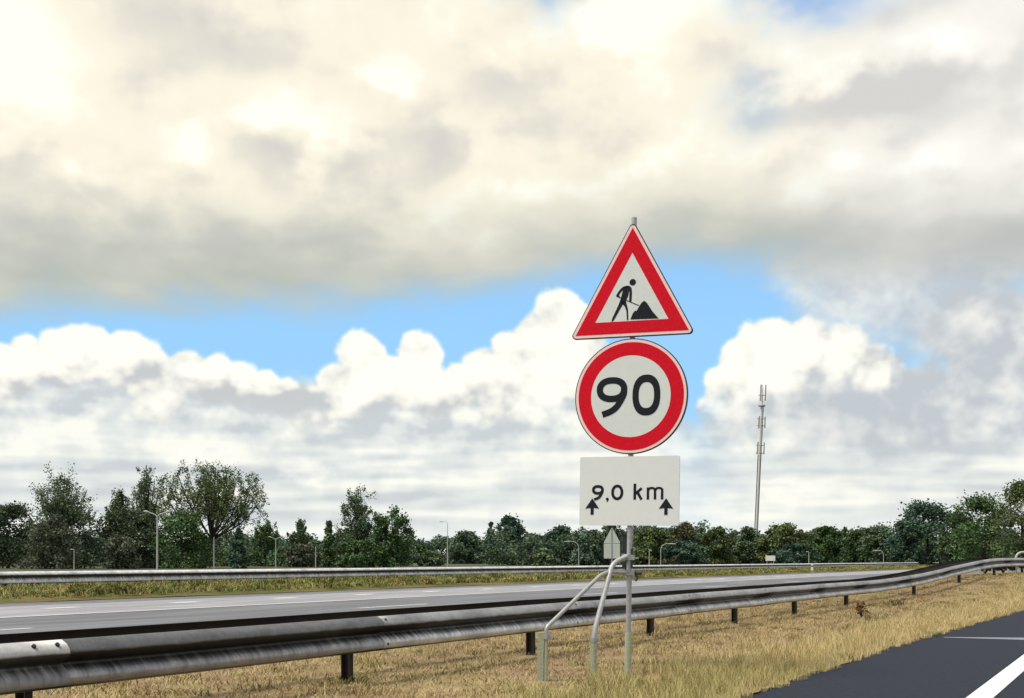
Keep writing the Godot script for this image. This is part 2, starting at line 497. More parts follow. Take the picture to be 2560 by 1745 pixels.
func make_materials() -> void:
	noise.seed = 21
	noise.frequency = 0.02
	noise.fractal_octaves = 4
	M.field = grained(lin(0.03, 0.04, 0.018), lin(0.065, 0.07, 0.03), 14.0, 3, 1.0)
	M.tarmac = grained(lin(0.011, 0.015, 0.025), lin(0.022, 0.027, 0.042), 2.3, 4, 0.9, 0.25, 0.06)
	M.tarmac.metallic_specular = 0.3
	M.old_tarmac = grained(lin(0.06, 0.062, 0.074), lin(0.165, 0.168, 0.19), 9.0, 5, 0.62, 0.0, 0.015)
	M.pale_tarmac = grained(lin(0.14, 0.14, 0.155), lin(0.36, 0.36, 0.39), 7.0, 6, 0.6, 0.0, 0.02)
	for m in [M.old_tarmac, M.pale_tarmac]:
		m.uv1_triplanar = false
		m.uv1_world_triplanar = false
		m.uv1_scale = Vector3.ONE
	M.paint = grained(lin(0.70, 0.71, 0.68), lin(0.86, 0.87, 0.85), 0.9, 7, 0.6, 0.0, 0.05)
	M.worn_paint = grained(lin(0.42, 0.42, 0.43), lin(0.70, 0.70, 0.72), 2.5, 8, 0.6, 0.0, 0.05)
	M.joint = grained(lin(0.11, 0.12, 0.15), lin(0.26, 0.28, 0.33), 0.8, 9, 0.7, 0.0, 0.03)
	M.crack = plain(lin(0.06, 0.06, 0.055), 0.9)
	M.zinc = grained(lin(0.26, 0.27, 0.27), lin(0.44, 0.45, 0.44), 0.6, 10, 0.45, 0.0, 0.04)
	M.zinc.metallic = 0.35
	M.pole = grained(lin(0.30, 0.30, 0.32), lin(0.46, 0.46, 0.48), 0.7, 11, 0.5, 0.0, 0.03)
	M.pole.metallic = 0.2
	M.mossy = grained(lin(0.24, 0.26, 0.17), lin(0.42, 0.44, 0.34), 0.5, 12, 0.8, 0.0, 0.04)
	M.rust = grained(lin(0.012, 0.010, 0.011), lin(0.035, 0.022, 0.018), 0.5, 13, 0.85, 0.0, 0.04)
	M.dark_metal = plain(lin(0.03, 0.032, 0.035), 0.6, 0.3)
	M.bolt = plain(lin(0.03, 0.03, 0.035), 0.5, 0.5)
	M.rim = plain(lin(0.022, 0.014, 0.018), 0.6)
	M.sign_white = grained(lin(0.61, 0.65, 0.64), lin(0.66, 0.69, 0.68), 0.9, 14, 0.45, 0.0, 0.02)
	M.sign_pink = grained(lin(0.78, 0.55, 0.55), lin(0.86, 0.66, 0.64), 0.8, 15, 0.45, 0.0, 0.02)
	M.sign_red = grained(lin(0.54, 0.005, 0.018), lin(0.66, 0.012, 0.026), 0.7, 16, 0.4, 0.0, 0.03)
	M.sign_black = plain(lin(0.016, 0.018, 0.024), 0.55)
	M.panel_white = grained(lin(0.65, 0.685, 0.69), lin(0.69, 0.72, 0.725), 1.1, 17, 0.5, 0.0, 0.02)
	M.sign_back = grained(lin(0.42, 0.46, 0.42), lin(0.52, 0.56, 0.52), 0.8, 18, 0.5, 0.0, 0.02)
	M.lamp = plain(lin(0.40, 0.41, 0.38), 0.5)
	M.mast = plain(lin(0.60, 0.59, 0.58), 0.5)
	M.antenna = plain(lin(0.30, 0.30, 0.29), 0.5)
	M.cable = plain(lin(0.045, 0.045, 0.055), 0.6)
	M.wood_wall = plain(lin(0.03, 0.024, 0.018), 0.9)
	M.pale_roof = plain(lin(0.34, 0.33, 0.31), 0.7)
	M.bark = plain(lin(0.035, 0.03, 0.024), 0.95)
	M.leaf = vertex_tinted(0.8, 0.4)
	M.grass = vertex_tinted(0.9, 0.5)
	M.green_blade = vertex_tinted(0.85, 0.4)
	M.green_blade.albedo_color = lin(0.17, 0.21, 0.06)
	M.earth = vertex_tinted(1.0)
	M.earth.albedo_texture = noise_tex(0.05, Color(0.62, 0.62, 0.62), Color(1, 1, 1), 31)
	M.earth.uv1_triplanar = true
	M.earth.uv1_world_triplanar = true
	M.earth.uv1_scale = Vector3.ONE / 1.3
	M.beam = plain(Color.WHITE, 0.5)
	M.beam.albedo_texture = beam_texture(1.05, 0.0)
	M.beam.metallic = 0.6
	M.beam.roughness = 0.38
	M.shaded_sooty_beam = plain(Color.WHITE, 0.7)
	M.shaded_sooty_beam.albedo_texture = beam_texture(0.06, 1.0)  # rear beam almost black: its shade and grime are both in the colour
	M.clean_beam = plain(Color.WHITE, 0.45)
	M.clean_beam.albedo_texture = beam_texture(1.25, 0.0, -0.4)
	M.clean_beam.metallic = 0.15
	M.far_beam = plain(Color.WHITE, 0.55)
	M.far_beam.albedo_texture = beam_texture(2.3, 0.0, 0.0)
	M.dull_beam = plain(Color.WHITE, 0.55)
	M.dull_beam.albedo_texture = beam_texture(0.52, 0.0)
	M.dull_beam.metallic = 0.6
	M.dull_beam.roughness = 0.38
	for m in [M.sign_white, M.sign_pink, M.sign_red, M.sign_black, M.panel_white]:
		m.metallic_specular = 0.2

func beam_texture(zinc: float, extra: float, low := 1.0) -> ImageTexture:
	# galvanised steel with road grime and painted-in shade: a black band along the valley with a ragged lower edge and runs
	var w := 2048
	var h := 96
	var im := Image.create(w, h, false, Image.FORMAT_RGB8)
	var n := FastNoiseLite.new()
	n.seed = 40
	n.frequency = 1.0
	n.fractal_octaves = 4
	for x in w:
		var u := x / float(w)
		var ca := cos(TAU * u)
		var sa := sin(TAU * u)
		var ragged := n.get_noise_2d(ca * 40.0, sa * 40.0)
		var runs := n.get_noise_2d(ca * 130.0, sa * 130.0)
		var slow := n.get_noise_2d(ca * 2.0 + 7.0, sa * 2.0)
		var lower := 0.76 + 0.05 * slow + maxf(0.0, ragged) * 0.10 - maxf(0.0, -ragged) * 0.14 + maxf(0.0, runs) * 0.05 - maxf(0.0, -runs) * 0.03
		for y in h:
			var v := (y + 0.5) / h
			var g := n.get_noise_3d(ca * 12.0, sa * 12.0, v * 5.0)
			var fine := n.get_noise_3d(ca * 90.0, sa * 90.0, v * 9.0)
			var grime_shade := sstep(0.255 + 0.012 * g, 0.295 + 0.012 * g, v) * (1.0 - sstep(lower - 0.26, lower + 0.03, v))
			grime_shade = maxf(grime_shade, sstep(0.835, 0.86, v))  # downward face at the bottom darkened: shade put into the colour
			grime_shade = maxf(grime_shade, 0.35 * sstep(0.15, 0.5, slow + g * 0.5) * sstep(0.0, 0.05, v))
			grime_shade = clampf(grime_shade * 0.97 + extra * 0.2, 0.0, 1.0)
			var z := (0.29 + 0.10 * g + 0.06 * fine) * zinc * (1.0 + low * sstep(0.5, 0.7, v))  # a positive low paints in brightness that the lower face lacks
			var c := lerpf(z, 0.013, grime_shade)
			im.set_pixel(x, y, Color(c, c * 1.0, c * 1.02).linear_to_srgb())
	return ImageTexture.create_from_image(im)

# ------------------------------------------------------------------ ground and roads

func strip(called: String, t0: float, t1: float, s0: float, s1: float, y: float, m: Material, parent: Node = self, parts := 1) -> MeshInstance3D:
	var st := begin()
	for i in parts:
		var a := lerpf(t0, t1, float(i) / parts)
		var b := lerpf(t0, t1, float(i + 1) / parts)
		for q in [[a, s0], [b, s0], [b, s1], [a, s0], [b, s1], [a, s1]]:
			st.set_uv(Vector2(q[0] / 60.0, q[1] / 5.0))
			st.add_vertex(rw(q[0], q[1], y))
	return part(called, st, m, parent)

func build_ground() -> void:
	var st := begin()
	quad(st, Vector3(-3000, -0.02, -4000), Vector3(3000, -0.02, -4000), Vector3(3000, -0.02, 800), Vector3(-3000, -0.02, 800))
	tag(part("ground", st, M.field), "", "", "", "structure")
	# the verge between the two carriageways, a sheet with its own humps and colours
	st = begin(true)
	var ns := 26
	var tt: Array = []
	var t := -12.0
	while t < 75.0:
		tt.append(t)
		t += 0.22 if t < 14.0 else 0.45
	var rows: Array = []
	for a in tt:
		var row: Array = []
		for k in ns + 1:
			var s: float = lerpf(-2.4, edge_s(a), k / float(ns))
			if k == ns:
				s += 0.10 * noise.get_noise_1d(a * 160.0) + 0.05 * noise.get_noise_1d(a * 700.0)
			var y := verge_y(a, s)
			if k == 0:
				y = -0.015
			var p := rw(a, s if k > 0 else -2.45, y)
			var n := noise.get_noise_2d(p.x * 22.0, p.z * 22.0)
			var m := noise.get_noise_2d(p.x * 90.0 + 300.0, p.z * 90.0)
			var c := Color(0.50, 0.35, 0.215).lerp(Color(0.58, 0.45, 0.24), clampf(0.4 + n * 1.6 + m, 0.0, 1.0))
			c = c.lerp(Color(0.22, 0.22, 0.07), clampf(m * 1.5 - 0.15, 0.0, 0.6))
			c = c.lerp(Color(0.52, 0.40, 0.18), sstep(1.6, 2.6, s) * 0.8)
			row.append([p, c * (0.8 + 0.3 * m)])
		rows.append(row)
	for i in rows.size() - 1:
		for k in ns:
			for q in [rows[i][k], rows[i + 1][k], rows[i + 1][k + 1], rows[i][k], rows[i + 1][k + 1], rows[i][k + 1]]:
				st.set_color(q[1])
				st.add_vertex(q[0])
	tag(part("grass_verge", st, M.earth), "", "", "", "structure")
	# the far verge beyond the left hand carriageway
	st = begin(true)
	rows = []
	t = -60.0
	while t < 420.0:
		var row: Array = []
		for k in 9:
			var s := lerpf(-19.4, -31.0, k / 8.0)
			var p := rw(t, s, 0.015 + 0.14 * sstep(0, 3, k) + 0.03 * noise.get_noise_2d(t * 9.0, s * 20.0))
			var n := noise.get_noise_2d(p.x * 9.0, p.z * 9.0)
			row.append([p, Color(0.15, 0.15, 0.05).lerp(Color(0.26, 0.2, 0.08), clampf(0.4 + n * 1.8, 0.0, 1.0))])
		rows.append(row)
		t += 2.0
	for i in rows.size() - 1:
		for k in 8:
			for q in [rows[i][k], rows[i][k + 1], rows[i + 1][k + 1], rows[i][k], rows[i + 1][k + 1], rows[i + 1][k]]:
				st.set_color(q[1])
				st.add_vertex(q[0])
	tag(part("far_verge", st, M.earth), "", "", "", "structure")

func build_roads() -> void:
	var road := strip("carriageway", -120, 700, -19.6, -2.4, 0.0, M.old_tarmac)
	tag(road, "", "", "", "structure")
	strip("pale_lane", -120, 700, -17.6, -13.3, 0.004, M.pale_tarmac, road)
	strip("edge_line", -120, 500, -13.2, -13.0, 0.009, M.worn_paint, road)
	strip("edge_line", -120, 500, -3.1, -2.9, 0.005, M.worn_paint, road)
	var t := -30.5
	while t < 330.0:
		strip("lane_dash", t, t + 3.0, -9.85, -9.70, 0.005, M.worn_paint, road)
		strip("lane_dash", t + 4.0, t + 7.0, -6.15, -6.0, 0.005, M.worn_paint, road)
		t += 12.0
	t = -30.0
	while t < 200.0:
		strip("lane_block", t, t + 1.0, -16.1, -15.7, 0.008, M.worn_paint, road)
		t += 4.0
	# the road that the camera looks out from
	var near := strip("road", -60, 300, 2.6, 14.5, 0.0, M.tarmac)
	tag(near, "", "", "", "structure")
	t = -11.9
	while t < 60.0:                      # the white edge line is cracked across every half metre or so
		var length := 0.95
		strip("edge_line", t, t + length, 4.84, 5.03, 0.006, M.paint, near)
		t += length + 0.014
	strip("line_bed", -12, 60, 4.832, 5.038, 0.003, M.crack, near)
	var st := begin()
	var a := rw(12.9, 3.55, 0.004)
	var across := Vector3(N.x, 0, -N.y)
	var ahead := Vector3(D.x, 0, -D.y)
	quad(st, a, a + ahead * 0.12, a + across * 2.2 + ahead * 0.95, a + across * 2.2)
	quad(st, a + across * 2.2, a + across * 2.2 + ahead * 0.95, a + across * 9.0 + ahead * 1.25, a + across * 9.0)
	part("joint", st, M.joint, near)

# ------------------------------------------------------------------ trees

var LV := PackedVector3Array()
var LC := PackedColorArray()
var LI := PackedInt32Array()

func leaf(p: Vector3, size: float, c: Color) -> void:
	var u := Vector3(rng.randf_range(-1, 1), rng.randf_range(-0.7, 0.7), rng.randf_range(-1, 1)).normalized()
	var v := u.cross(Vector3(rng.randf_range(-1, 1), rng.randf_range(-1, 1), rng.randf_range(-1, 1))).normalized() * size * rng.randf_range(0.26, 0.48)
	u *= size * 0.5
	var n := LV.size()
	LV.append(p - u)
	LV.append(p + v)
	LV.append(p + u)
	LV.append(p - v)
	for k in 4:
		LC.append(c)
	for k in [0, 1, 2, 0, 2, 3]:
		LI.append(n + k)

func clump(p: Vector3, r: Vector3, count: int, size: float, c: Color) -> void:
	for i in count:
		var q := Vector3(rng.randfn(), rng.randfn(), rng.randfn()) * 0.42
		var k := rng.randf_range(0.8, 1.22)
		leaf(p + q * r, size * rng.randf_range(0.7, 1.3), Color(c.r * k, c.g * k, c.b * k))

func leaves(up := 0.0) -> ArrayMesh:
	var st := SurfaceTool.new()
	var arrays := []
	arrays.resize(Mesh.ARRAY_MAX)
	var normals := PackedVector3Array()
	normals.resize(LV.size())
	for i in range(0, LV.size(), 4):
		var n := (LV[i + 2] - LV[i]).cross(LV[i + 1] - LV[i]).normalized()
		if up > 0.0:
			n = (n * (1.0 - up) * (-1.0 if n.y < 0.0 else 1.0) + Vector3.UP * up).normalized()
		for k in 4:
			normals[i + k] = n
	arrays[Mesh.ARRAY_VERTEX] = LV
	arrays[Mesh.ARRAY_NORMAL] = normals
	arrays[Mesh.ARRAY_COLOR] = LC
	arrays[Mesh.ARRAY_INDEX] = LI
	var m := ArrayMesh.new()
	m.add_surface_from_arrays(Mesh.PRIMITIVE_TRIANGLES, arrays)
	LV = PackedVector3Array()
	LC = PackedColorArray()
	LI = PackedInt32Array()
	return m

const LEAF := [Color(0.070, 0.094, 0.056), Color(0.093, 0.137, 0.078), Color(0.106, 0.122, 0.083), Color(0.098, 0.128, 0.056), Color(0.070, 0.122, 0.048), Color(0.062, 0.110, 0.076), Color(0.094, 0.150, 0.069), Color(0.093, 0.137, 0.093), Color(0.125, 0.170, 0.092), Color(0.092, 0.096, 0.055)]

func shade_of(c: Color) -> Color:
	var k := rng.randf_range(0.6, 1.45)
	return Color(c.r * k * rng.randf_range(0.92, 1.1), c.g * k, c.b * k * rng.randf_range(0.85, 1.1))

func tree(kind: String, x: float, z: float, h: float, w: float, tint: int, label: String) -> void:
	var names := {"dense": "leafy_tree", "airy": "airy_tree", "cone": "pointed_tree", "tall": "tall_tree", "big": "big_tree"}
	var called: String = "shrub" if label.contains("shrub") or label.contains("bush ") or h < 4.5 else names[kind]
	var t := root_at(called, Vector3(x, 0, -z))
	tag(t, label, "shrub" if called == "shrub" else "tree", "", "")
	var c: Color = LEAF[tint]
	var size := clampf(z * 0.0021, 0.30, 0.7)
	var st := begin(true)
	var half := w * (0.5 if kind == "airy" or kind == "cone" else (0.66 if x > 10.0 else 0.6))
	if kind == "dense":
		tube(st, [Vector3(0, -0.05, 0), Vector3(0.1, h * 0.3, 0), Vector3(0, h * 0.6, 0.1)], [h * 0.03, h * 0.022, h * 0.012], 7)
		var lobes := int(44 + w * 2.5)
		var lean := rng.randf_range(-0.15, 0.15)
		for i in lobes:
			var y := rng.randf()
			var wide := half * (1.0 if y < 0.5 else sqrt(maxf(0.04, 1.0 - pow((y - 0.45) / 0.56, 2.0)))) * rng.randf_range(0.8, 1.12)
			var a := rng.randf() * TAU
			var r := wide * sqrt(rng.randf()) * 0.85
			var lobe := rng.randf_range(0.12, 0.2) * minf(h, w * 1.2)
			var p := Vector3(cos(a) * r + lean * y * half, clampf(y * h * 0.97, 0.2, h - lobe * 0.5), sin(a) * r * 0.9)
			clump(p, Vector3(lobe, lobe * 0.75, lobe), 125, size, shade_of(c))
	elif kind == "tall":
		tube(st, [Vector3(0, -0.05, 0), Vector3(0.1, h * 0.4, 0), Vector3(0, h * 0.8, 0.1)], [h * 0.025, h * 0.018, h * 0.008], 7)
		for i in 60:
			var y := rng.randf_range(0.06, 0.97)
			var wide := half * (0.55 + 0.5 * sin(y * 2.6)) * (1.0 - 0.45 * sstep(0.75, 1.0, y)) * rng.randf_range(0.75, 1.1)
			var a := rng.randf() * TAU
			var r := wide * sqrt(rng.randf())
			var lobe := rng.randf_range(0.07, 0.12) * h
			clump(Vector3(cos(a) * r, y * h - lobe * 0.4, sin(a) * r), Vector3(lobe * 0.8, lobe * 1.1, lobe * 0.8), 110, size, shade_of(c))
	elif kind == "cone":
		tube(st, [Vector3(0, -0.05, 0), Vector3(0, h * 0.5, 0), Vector3(0, h * 0.95, 0)], [h * 0.02, h * 0.015, h * 0.004], 6)
		for i in 56:
			var y := pow(rng.randf(), 1.2)
			var wide := half * (1.0 - y * 0.92) * (0.55 + 0.45 * sstep(0.0, 0.15, y + 0.06)) * rng.randf_range(0.6, 1.1)
			var a := rng.randf() * TAU
			var lobe := h * 0.075 * (1.1 - 0.6 * y)
			clump(Vector3(cos(a) * wide * 0.75, y * h * 0.97, sin(a) * wide * 0.75), Vector3(lobe, lobe * 1.1, lobe), 95, size * 0.85, shade_of(c))
	else:
		# open trees: limbs that climb from a bare trunk, leaves in clumps along them
		var big := kind == "big"
		var fork := Vector3(w * 0.03, h * (0.30 if big else 0.34), 0)
		var foot := Vector3(-w * 0.06 if big else 0.0, -0.05, 0)
		tube(st, [foot, foot.lerp(fork, 0.5) + Vector3(0.12, 0, 0.1), fork], [h * 0.022, h * 0.017, h * 0.013], 8, false)
		var limbs := 22 if big else 13
		for i in limbs:
			var a := TAU * (i + rng.randf_range(-0.3, 0.3)) / limbs * 2.4
			var reach := half * (rng.randf_range(0.45, 0.95) if i % 3 else rng.randf_range(0.05, 0.3))
			var tip_y := h * (rng.randf_range(0.88, 0.99) if i % 3 == 0 else rng.randf_range(0.5, 0.9)) * (1.0 if reach < half * 0.65 else 0.88)
			if big:
				tip_y = h * (0.52 + 0.46 * sqrt(maxf(0.0, 1.0 - pow(reach / half, 2.2)))) * rng.randf_range(0.72, 1.0)
			var start := foot.lerp(fork, rng.randf_range(0.75, 1.0)) if big else Vector3(0, h * rng.randf_range(0.16, 0.34), 0)
			var tip := Vector3(cos(a) * reach + (w * 0.03 if big else 0.0), tip_y, sin(a) * reach * 0.8)
			var mid := start.lerp(tip, 0.5) + Vector3(cos(a), -0.35, sin(a)) * reach * 0.18
			var pts: Array = bend([start, mid, tip], 4, 0.9)
			tube(st, pts, [h * 0.010, h * 0.009, h * 0.008, h * 0.0065, h * 0.005, h * 0.004, h * 0.002], 5, false)
			var kc := shade_of(c)
			var many := 15 if big else 12
			for k in many:
				var u := rng.randf_range(0.38, 1.0)
				var p: Vector3 = start.lerp(mid, u * 2.0) if u < 0.5 else mid.lerp(tip, u * 2.0 - 1.0)
				var sp := half * (0.17 if big else 0.24)
				p += Vector3(rng.randfn(), rng.randfn() * 0.9 + 0.2, rng.randfn()) * sp * 0.75
				p.y = minf(p.y, h * 0.985)
				var lobe := h * rng.randf_range(0.022, 0.05)
				if k < 3:
					tube(st, [pts[3], p], [h * 0.003, h * 0.0015], 4, false)
				clump(p, Vector3(lobe, lobe * 1.5, lobe) * (1.0 if big else 1.2), 40, size * 0.66, shade_of(kc))
	if kind == "big" or kind == "airy":
		# the outer crown: upright sprays filling a dome, with gaps between them
		var sprays := 240 if kind == "big" else 34
		for k in sprays:
			var a := rng.randf() * TAU
			var r := sqrt(rng.randf())
			var up := rng.randf_range(-1.0, 1.0) * sqrt(maxf(0.0, 1.0 - r * r * 0.9))
			var p := Vector3(w * 0.02 + cos(a) * r * half * 0.92, h * (0.68 if kind == "big" else 0.66) + up * h * (0.28 if kind == "big" else 0.29), sin(a) * r * half * 0.8)
			if kind == "airy":
				p.x *= 1.0 - 0.5 * sstep(0.6, 1.0, p.y / h)
			var lobe := h * rng.randf_range(0.022, 0.042)
			clump(p, Vector3(lobe, lobe * 1.8, lobe), 40, size * 0.66, shade_of(c))
	part("trunk", st, M.bark, t)
	obj("crown", leaves(), M.leaf, t)

func build_trees() -> void:
	var list := [
		["dense", -67.2, 160, 8.5, 7.5, 0, "dark dense tree at the far left edge of the tree line"],
		["airy", -62.1, 165, 13.8, 8.2, 1, "tall thin crowned tree rising above the dark trees nearest the left edge"],
		["dense", -58.1, 155, 9.2, 8.5, 0, "dark broad tree below the tall thin crowned tree near the left edge"],
		["dense", -57.0, 148, 6.4, 6.4, 2, "grey brown bushy tree left of the short lamp pole"],
		["airy", -52.6, 172, 14.3, 6.0, 1, "slender airy tree rising just behind the two armed street lamp"],
		["airy", -56.7, 174, 11.4, 4.9, 3, "small olive topped airy tree left of the slender airy tree"],
		["dense", -50.9, 160, 7.9, 9.3, 0, "dark broad tree filling the left side of the two armed street lamp"],
		["dense", -48.8, 150, 3.9, 4.2, 2, "low grey green bush left of the foot of the two armed lamp"],
		["big", -42.8, 170, 15.3, 13.9, 3, "biggest tree, wide open olive crown over a bare leaning trunk"],
		["dense", -44.0, 160, 7.5, 7.5, 4, "dark green dense tree under the left half of the biggest tree"],
		["cone", -36.0, 158, 5.4, 4.1, 5, "dark pointed conifer right of the biggest tree's trunk"],
		["airy", -41.2, 200, 7.6, 5.3, 6, "pale green airy tree behind the two armed lamp with raised arms"],
		["airy", -35.3, 200, 7.7, 4.0, 1, "thin upright tree between the pale airy tree and the bottle green pointed tree"],
		["dense", -33.7, 190, 3.5, 5.4, 2, "low grey bush at the foot of the thin upright tree"],
		["cone", -29.0, 190, 7.4, 3.7, 6, "green pointed tree directly left of the tall gappy tree"],
		["airy", -23.9, 185, 12.3, 6.9, 1, "tall gappy tree with single twigs standing out at its top"],
		["tall", -18.0, 180, 9.0, 5.3, 4, "dense dark green tree right of the tall gappy tree"],
		["dense", -22.9, 176, 3.9, 7.6, 4, "low dark green bush under the tall gappy tree"],
		["dense", -13.0, 340, 8.9, 9.1, 7, "small round distant tree right of the single armed lamp post"],
		["cone", -5.4, 300, 10.5, 4.2, 5, "narrow pointed tree left of the feathery upright pair in the distance"],
		["tall", -0.5, 300, 11.9, 6.2, 5, "feathery upright distant tree between the pointed tree and the round tree"],
		["dense", 5.0, 310, 7.7, 7.6, 7, "round dark tree left of the gap of sky in the tree line"],
		["dense", 5.5, 200, 2.9, 4.1, 8, "pale green shrub in the gap of the tree line left of the road sign"],
		["dense", 10.0, 255, 8.2, 6.8, 5, "dark pointed top tree just right of the gap in the tree line"],
		["dense", -14.7, 220, 2.6, 4.4, 8, "light green shrub behind the far guardrail left of the single armed lamp"],
		["dense", 15.2, 240, 6.9, 7.2, 7, "dark tree between the gap and the grey back of the triangular sign"],
		["airy", 17.6, 215, 7.8, 6.5, 1, "airy tree behind the grey back of the triangular sign"],
		["dense", 27.8, 232, 7.1, 8.9, 3, "olive tree just right of the sign pole, behind the bent lamp"],
		["dense", 32.8, 226, 8.0, 5.0, 9, "brownish green tree between the sign pole and the phone mast"],
		["dense", 38.6, 226, 7.3, 5.6, 3, "olive tree with feathery top left of the phone mast"],
		["dense", 29.5, 205, 4.2, 8.2, 5, "low bluish green bush below the brownish green tree"],
		["dense", 44.9, 230, 7.2, 4.0, 1, "small dark treetop at the left foot of the phone mast"],
		["dense", 51.8, 228, 7.8, 10.3, 3, "broad olive tree right of the phone mast"],
		["dense", 48.2, 205, 3.8, 7.5, 5, "low dark teal bush right of the small white board"],
		["dense", 60.0, 228, 7.3, 7.2, 4, "green tree right of the broad olive tree"],
		["cone", 62.1, 224, 7.5, 2.5, 6, "pale narrow pointed treetop in the right tree line"],
		["dense", 66.5, 228, 6.7, 6.5, 4, "low dark tree right of the pale narrow treetop"],
		["dense", 66.3, 215, 7.0, 6.1, 1, "bushy tree left of the tall peaked tree on the right"],
		["dense", 69.2, 200, 10.6, 10.0, 5, "tall peaked dark tree in the right tree line"],
		["dense", 64.2, 196, 7.6, 5.2, 5, "dark shoulder of a tree left of the tall peaked tree"],
		["dense", 71.4, 192, 8.5, 5.4, 1, "lower tree between the two tall trees on the right"],
		["dense", 70.8, 180, 10.8, 7.5, 4, "tall broad dark tree second from the right edge"],
		["dense", 70.1, 165, 11.8, 7.2, 3, "tallest right hand tree cut by the right edge"],
	]
	for a in list:
		tree(a[0], a[1], a[2], a[3], a[4], a[5], a[6])

func build_woods() -> void:
	# the far wood: nobody could count its trees
	var shapes: Array = []
	clump(Vector3.ZERO, Vector3(1.0, 0.8, 1.0), 60, 0.42, Color(1, 1, 1))
	var puff_mesh := leaves()
	var rows := [
		["wood", 430.0, -0.46, 0.5, 2300, 12.0, "distant dark wood closing the view behind all other trees"],
		["hedge", 205.0, -0.45, -0.085, 900, 6.8, "low dark thicket under the trees on the left, behind the far guardrail"],
		["hedge", 240.0, -0.02, 0.46, 1300, 8.6, "low dark thicket under the trees on the right, behind the far guardrail"],
	]
	for row in rows:
		var places: Array = []
		var tints: Array = []
		var z: float = row[1]
		for i in row[4]:
			var k := rng.randf_range(row[2], row[3])
			var d: float = z * rng.randf_range(1.0, 1.12)
			var high: float = row[5] * (0.78 + 0.42 * noise.get_noise_2d(k * z * 4.0, z) + 0.16 * noise.get_noise_2d(k * z * 26.0, z))
			if row[0] == "hedge" and k > -0.26 and k < -0.15:
				high *= 0.62
			var y := high * pow(rng.randf(), 0.7)
			var size := z * 0.006 * rng.randf_range(0.6, 1.15)
			places.append(Transform3D(Basis(Vector3.UP, rng.randf() * TAU).scaled(Vector3(size, size * 0.9, size)), Vector3(k * d, maxf(0.3, y - size * 0.35), -d)))
			var c: Color = shade_of(LEAF[[7, 0, 4, 5, 1, 7][rng.randi_range(0, 5)]])
			tints.append(c)
		var o := multi(row[0], puff_mesh, M.leaf, places, tints)
		tag(o, row[6], "wood" if row[0] == "wood" else "thicket", "", "stuff")

# ------------------------------------------------------------------ guardrails

func profile(face: float) -> Array:      # outline of a W shaped beam, from its top edge down and back up inside: depth, height
	var outer := [Vector2(0, 0.31), Vector2(0.01, 0.305), Vector2(0.045, 0.285), Vector2(0.072, 0.255), Vector2(0.08, 0.222), Vector2(0.062, 0.198), Vector2(0.018, 0.172), Vector2(0, 0.155), Vector2(0.018, 0.138), Vector2(0.058, 0.108), Vector2(0.078, 0.08), Vector2(0.08, 0.04), Vector2(0.06, 0.02), Vector2(0.01, 0.004), Vector2(0, 0)]
	var out: Array = []
	for p in outer:
		out.append(Vector2(p.x * face, p.y))
	return out

func beam(called: String, ts_: Array, place: Callable, m: Material, parent: Node, face: float, proud: float, metres := 16.0) -> MeshInstance3D:
	var pr := profile(1.0)
	var n := pr.size()
	var verts := PackedVector3Array()
	var uvs := PackedVector2Array()
	var idx := PackedInt32Array()
	for layer in 2:                       # the outside, then the inside 4 mm behind it
		for i in ts_.size():
			for k in n:
				verts.append(place.call(ts_[i], face * (pr[k].x + proud - 0.004 * layer), pr[k].y))
				uvs.append(Vector2(ts_[i] / metres, k / float(n - 1)))
	var per := ts_.size() * n
	for layer in 2:
		for i in ts_.size() - 1:
			for k in n - 1:
				var a := layer * per + i * n + k
				var q := [a, a + 1, a + n + 1, a, a + n + 1, a + n]
				if (layer == 1) != (face < 0.0):
					q.reverse()
				idx.append_array(PackedInt32Array(q))
	for k in n - 1:                       # close both ends
		for i in [0, ts_.size() - 1]:
			var a: int = i * n + k
			idx.append_array(PackedInt32Array([a, a + per, a + per + 1, a, a + per + 1, a + 1]))
	for k in [0, n - 1]:                  # and the long edges
		for i in ts_.size() - 1:
			var a: int = i * n + k
			idx.append_array(PackedInt32Array([a, a + n, a + n + per, a, a + n + per, a + per]))
	var st := SurfaceTool.new()
	var arrays := []
	arrays.resize(Mesh.ARRAY_MAX)
	arrays[Mesh.ARRAY_VERTEX] = verts
	arrays[Mesh.ARRAY_TEX_UV] = uvs
	arrays[Mesh.ARRAY_INDEX] = idx
	var am := ArrayMesh.new()
	am.add_surface_from_arrays(Mesh.PRIMITIVE_TRIANGLES, arrays)
	st.create_from(am, 0)
	st.generate_normals()
	return obj(called, st.commit(), m, parent)

func beam_y(t: float) -> float:
	return 0.285 + rise(t) + 0.01 * noise.get_noise_1d(t * 12.0)

func near_at(t: float, out: float, up: float) -> Vector3:
	return rw(t, rail_s(t) + out, beam_y(t) + up)

func span(a: float, b: float) -> Array:
	var n := maxi(2, int((b - a) / 0.8))
	var out: Array = []
	for i in n + 1:
		out.append(lerpf(a, b, i / float(n)))
	return out

func hexbolt(st: SurfaceTool, at: Vector3, dir: Vector3, r: float) -> void:
	tube(st, [at, at + dir * r * 0.9], [r, r * 0.85], 6)

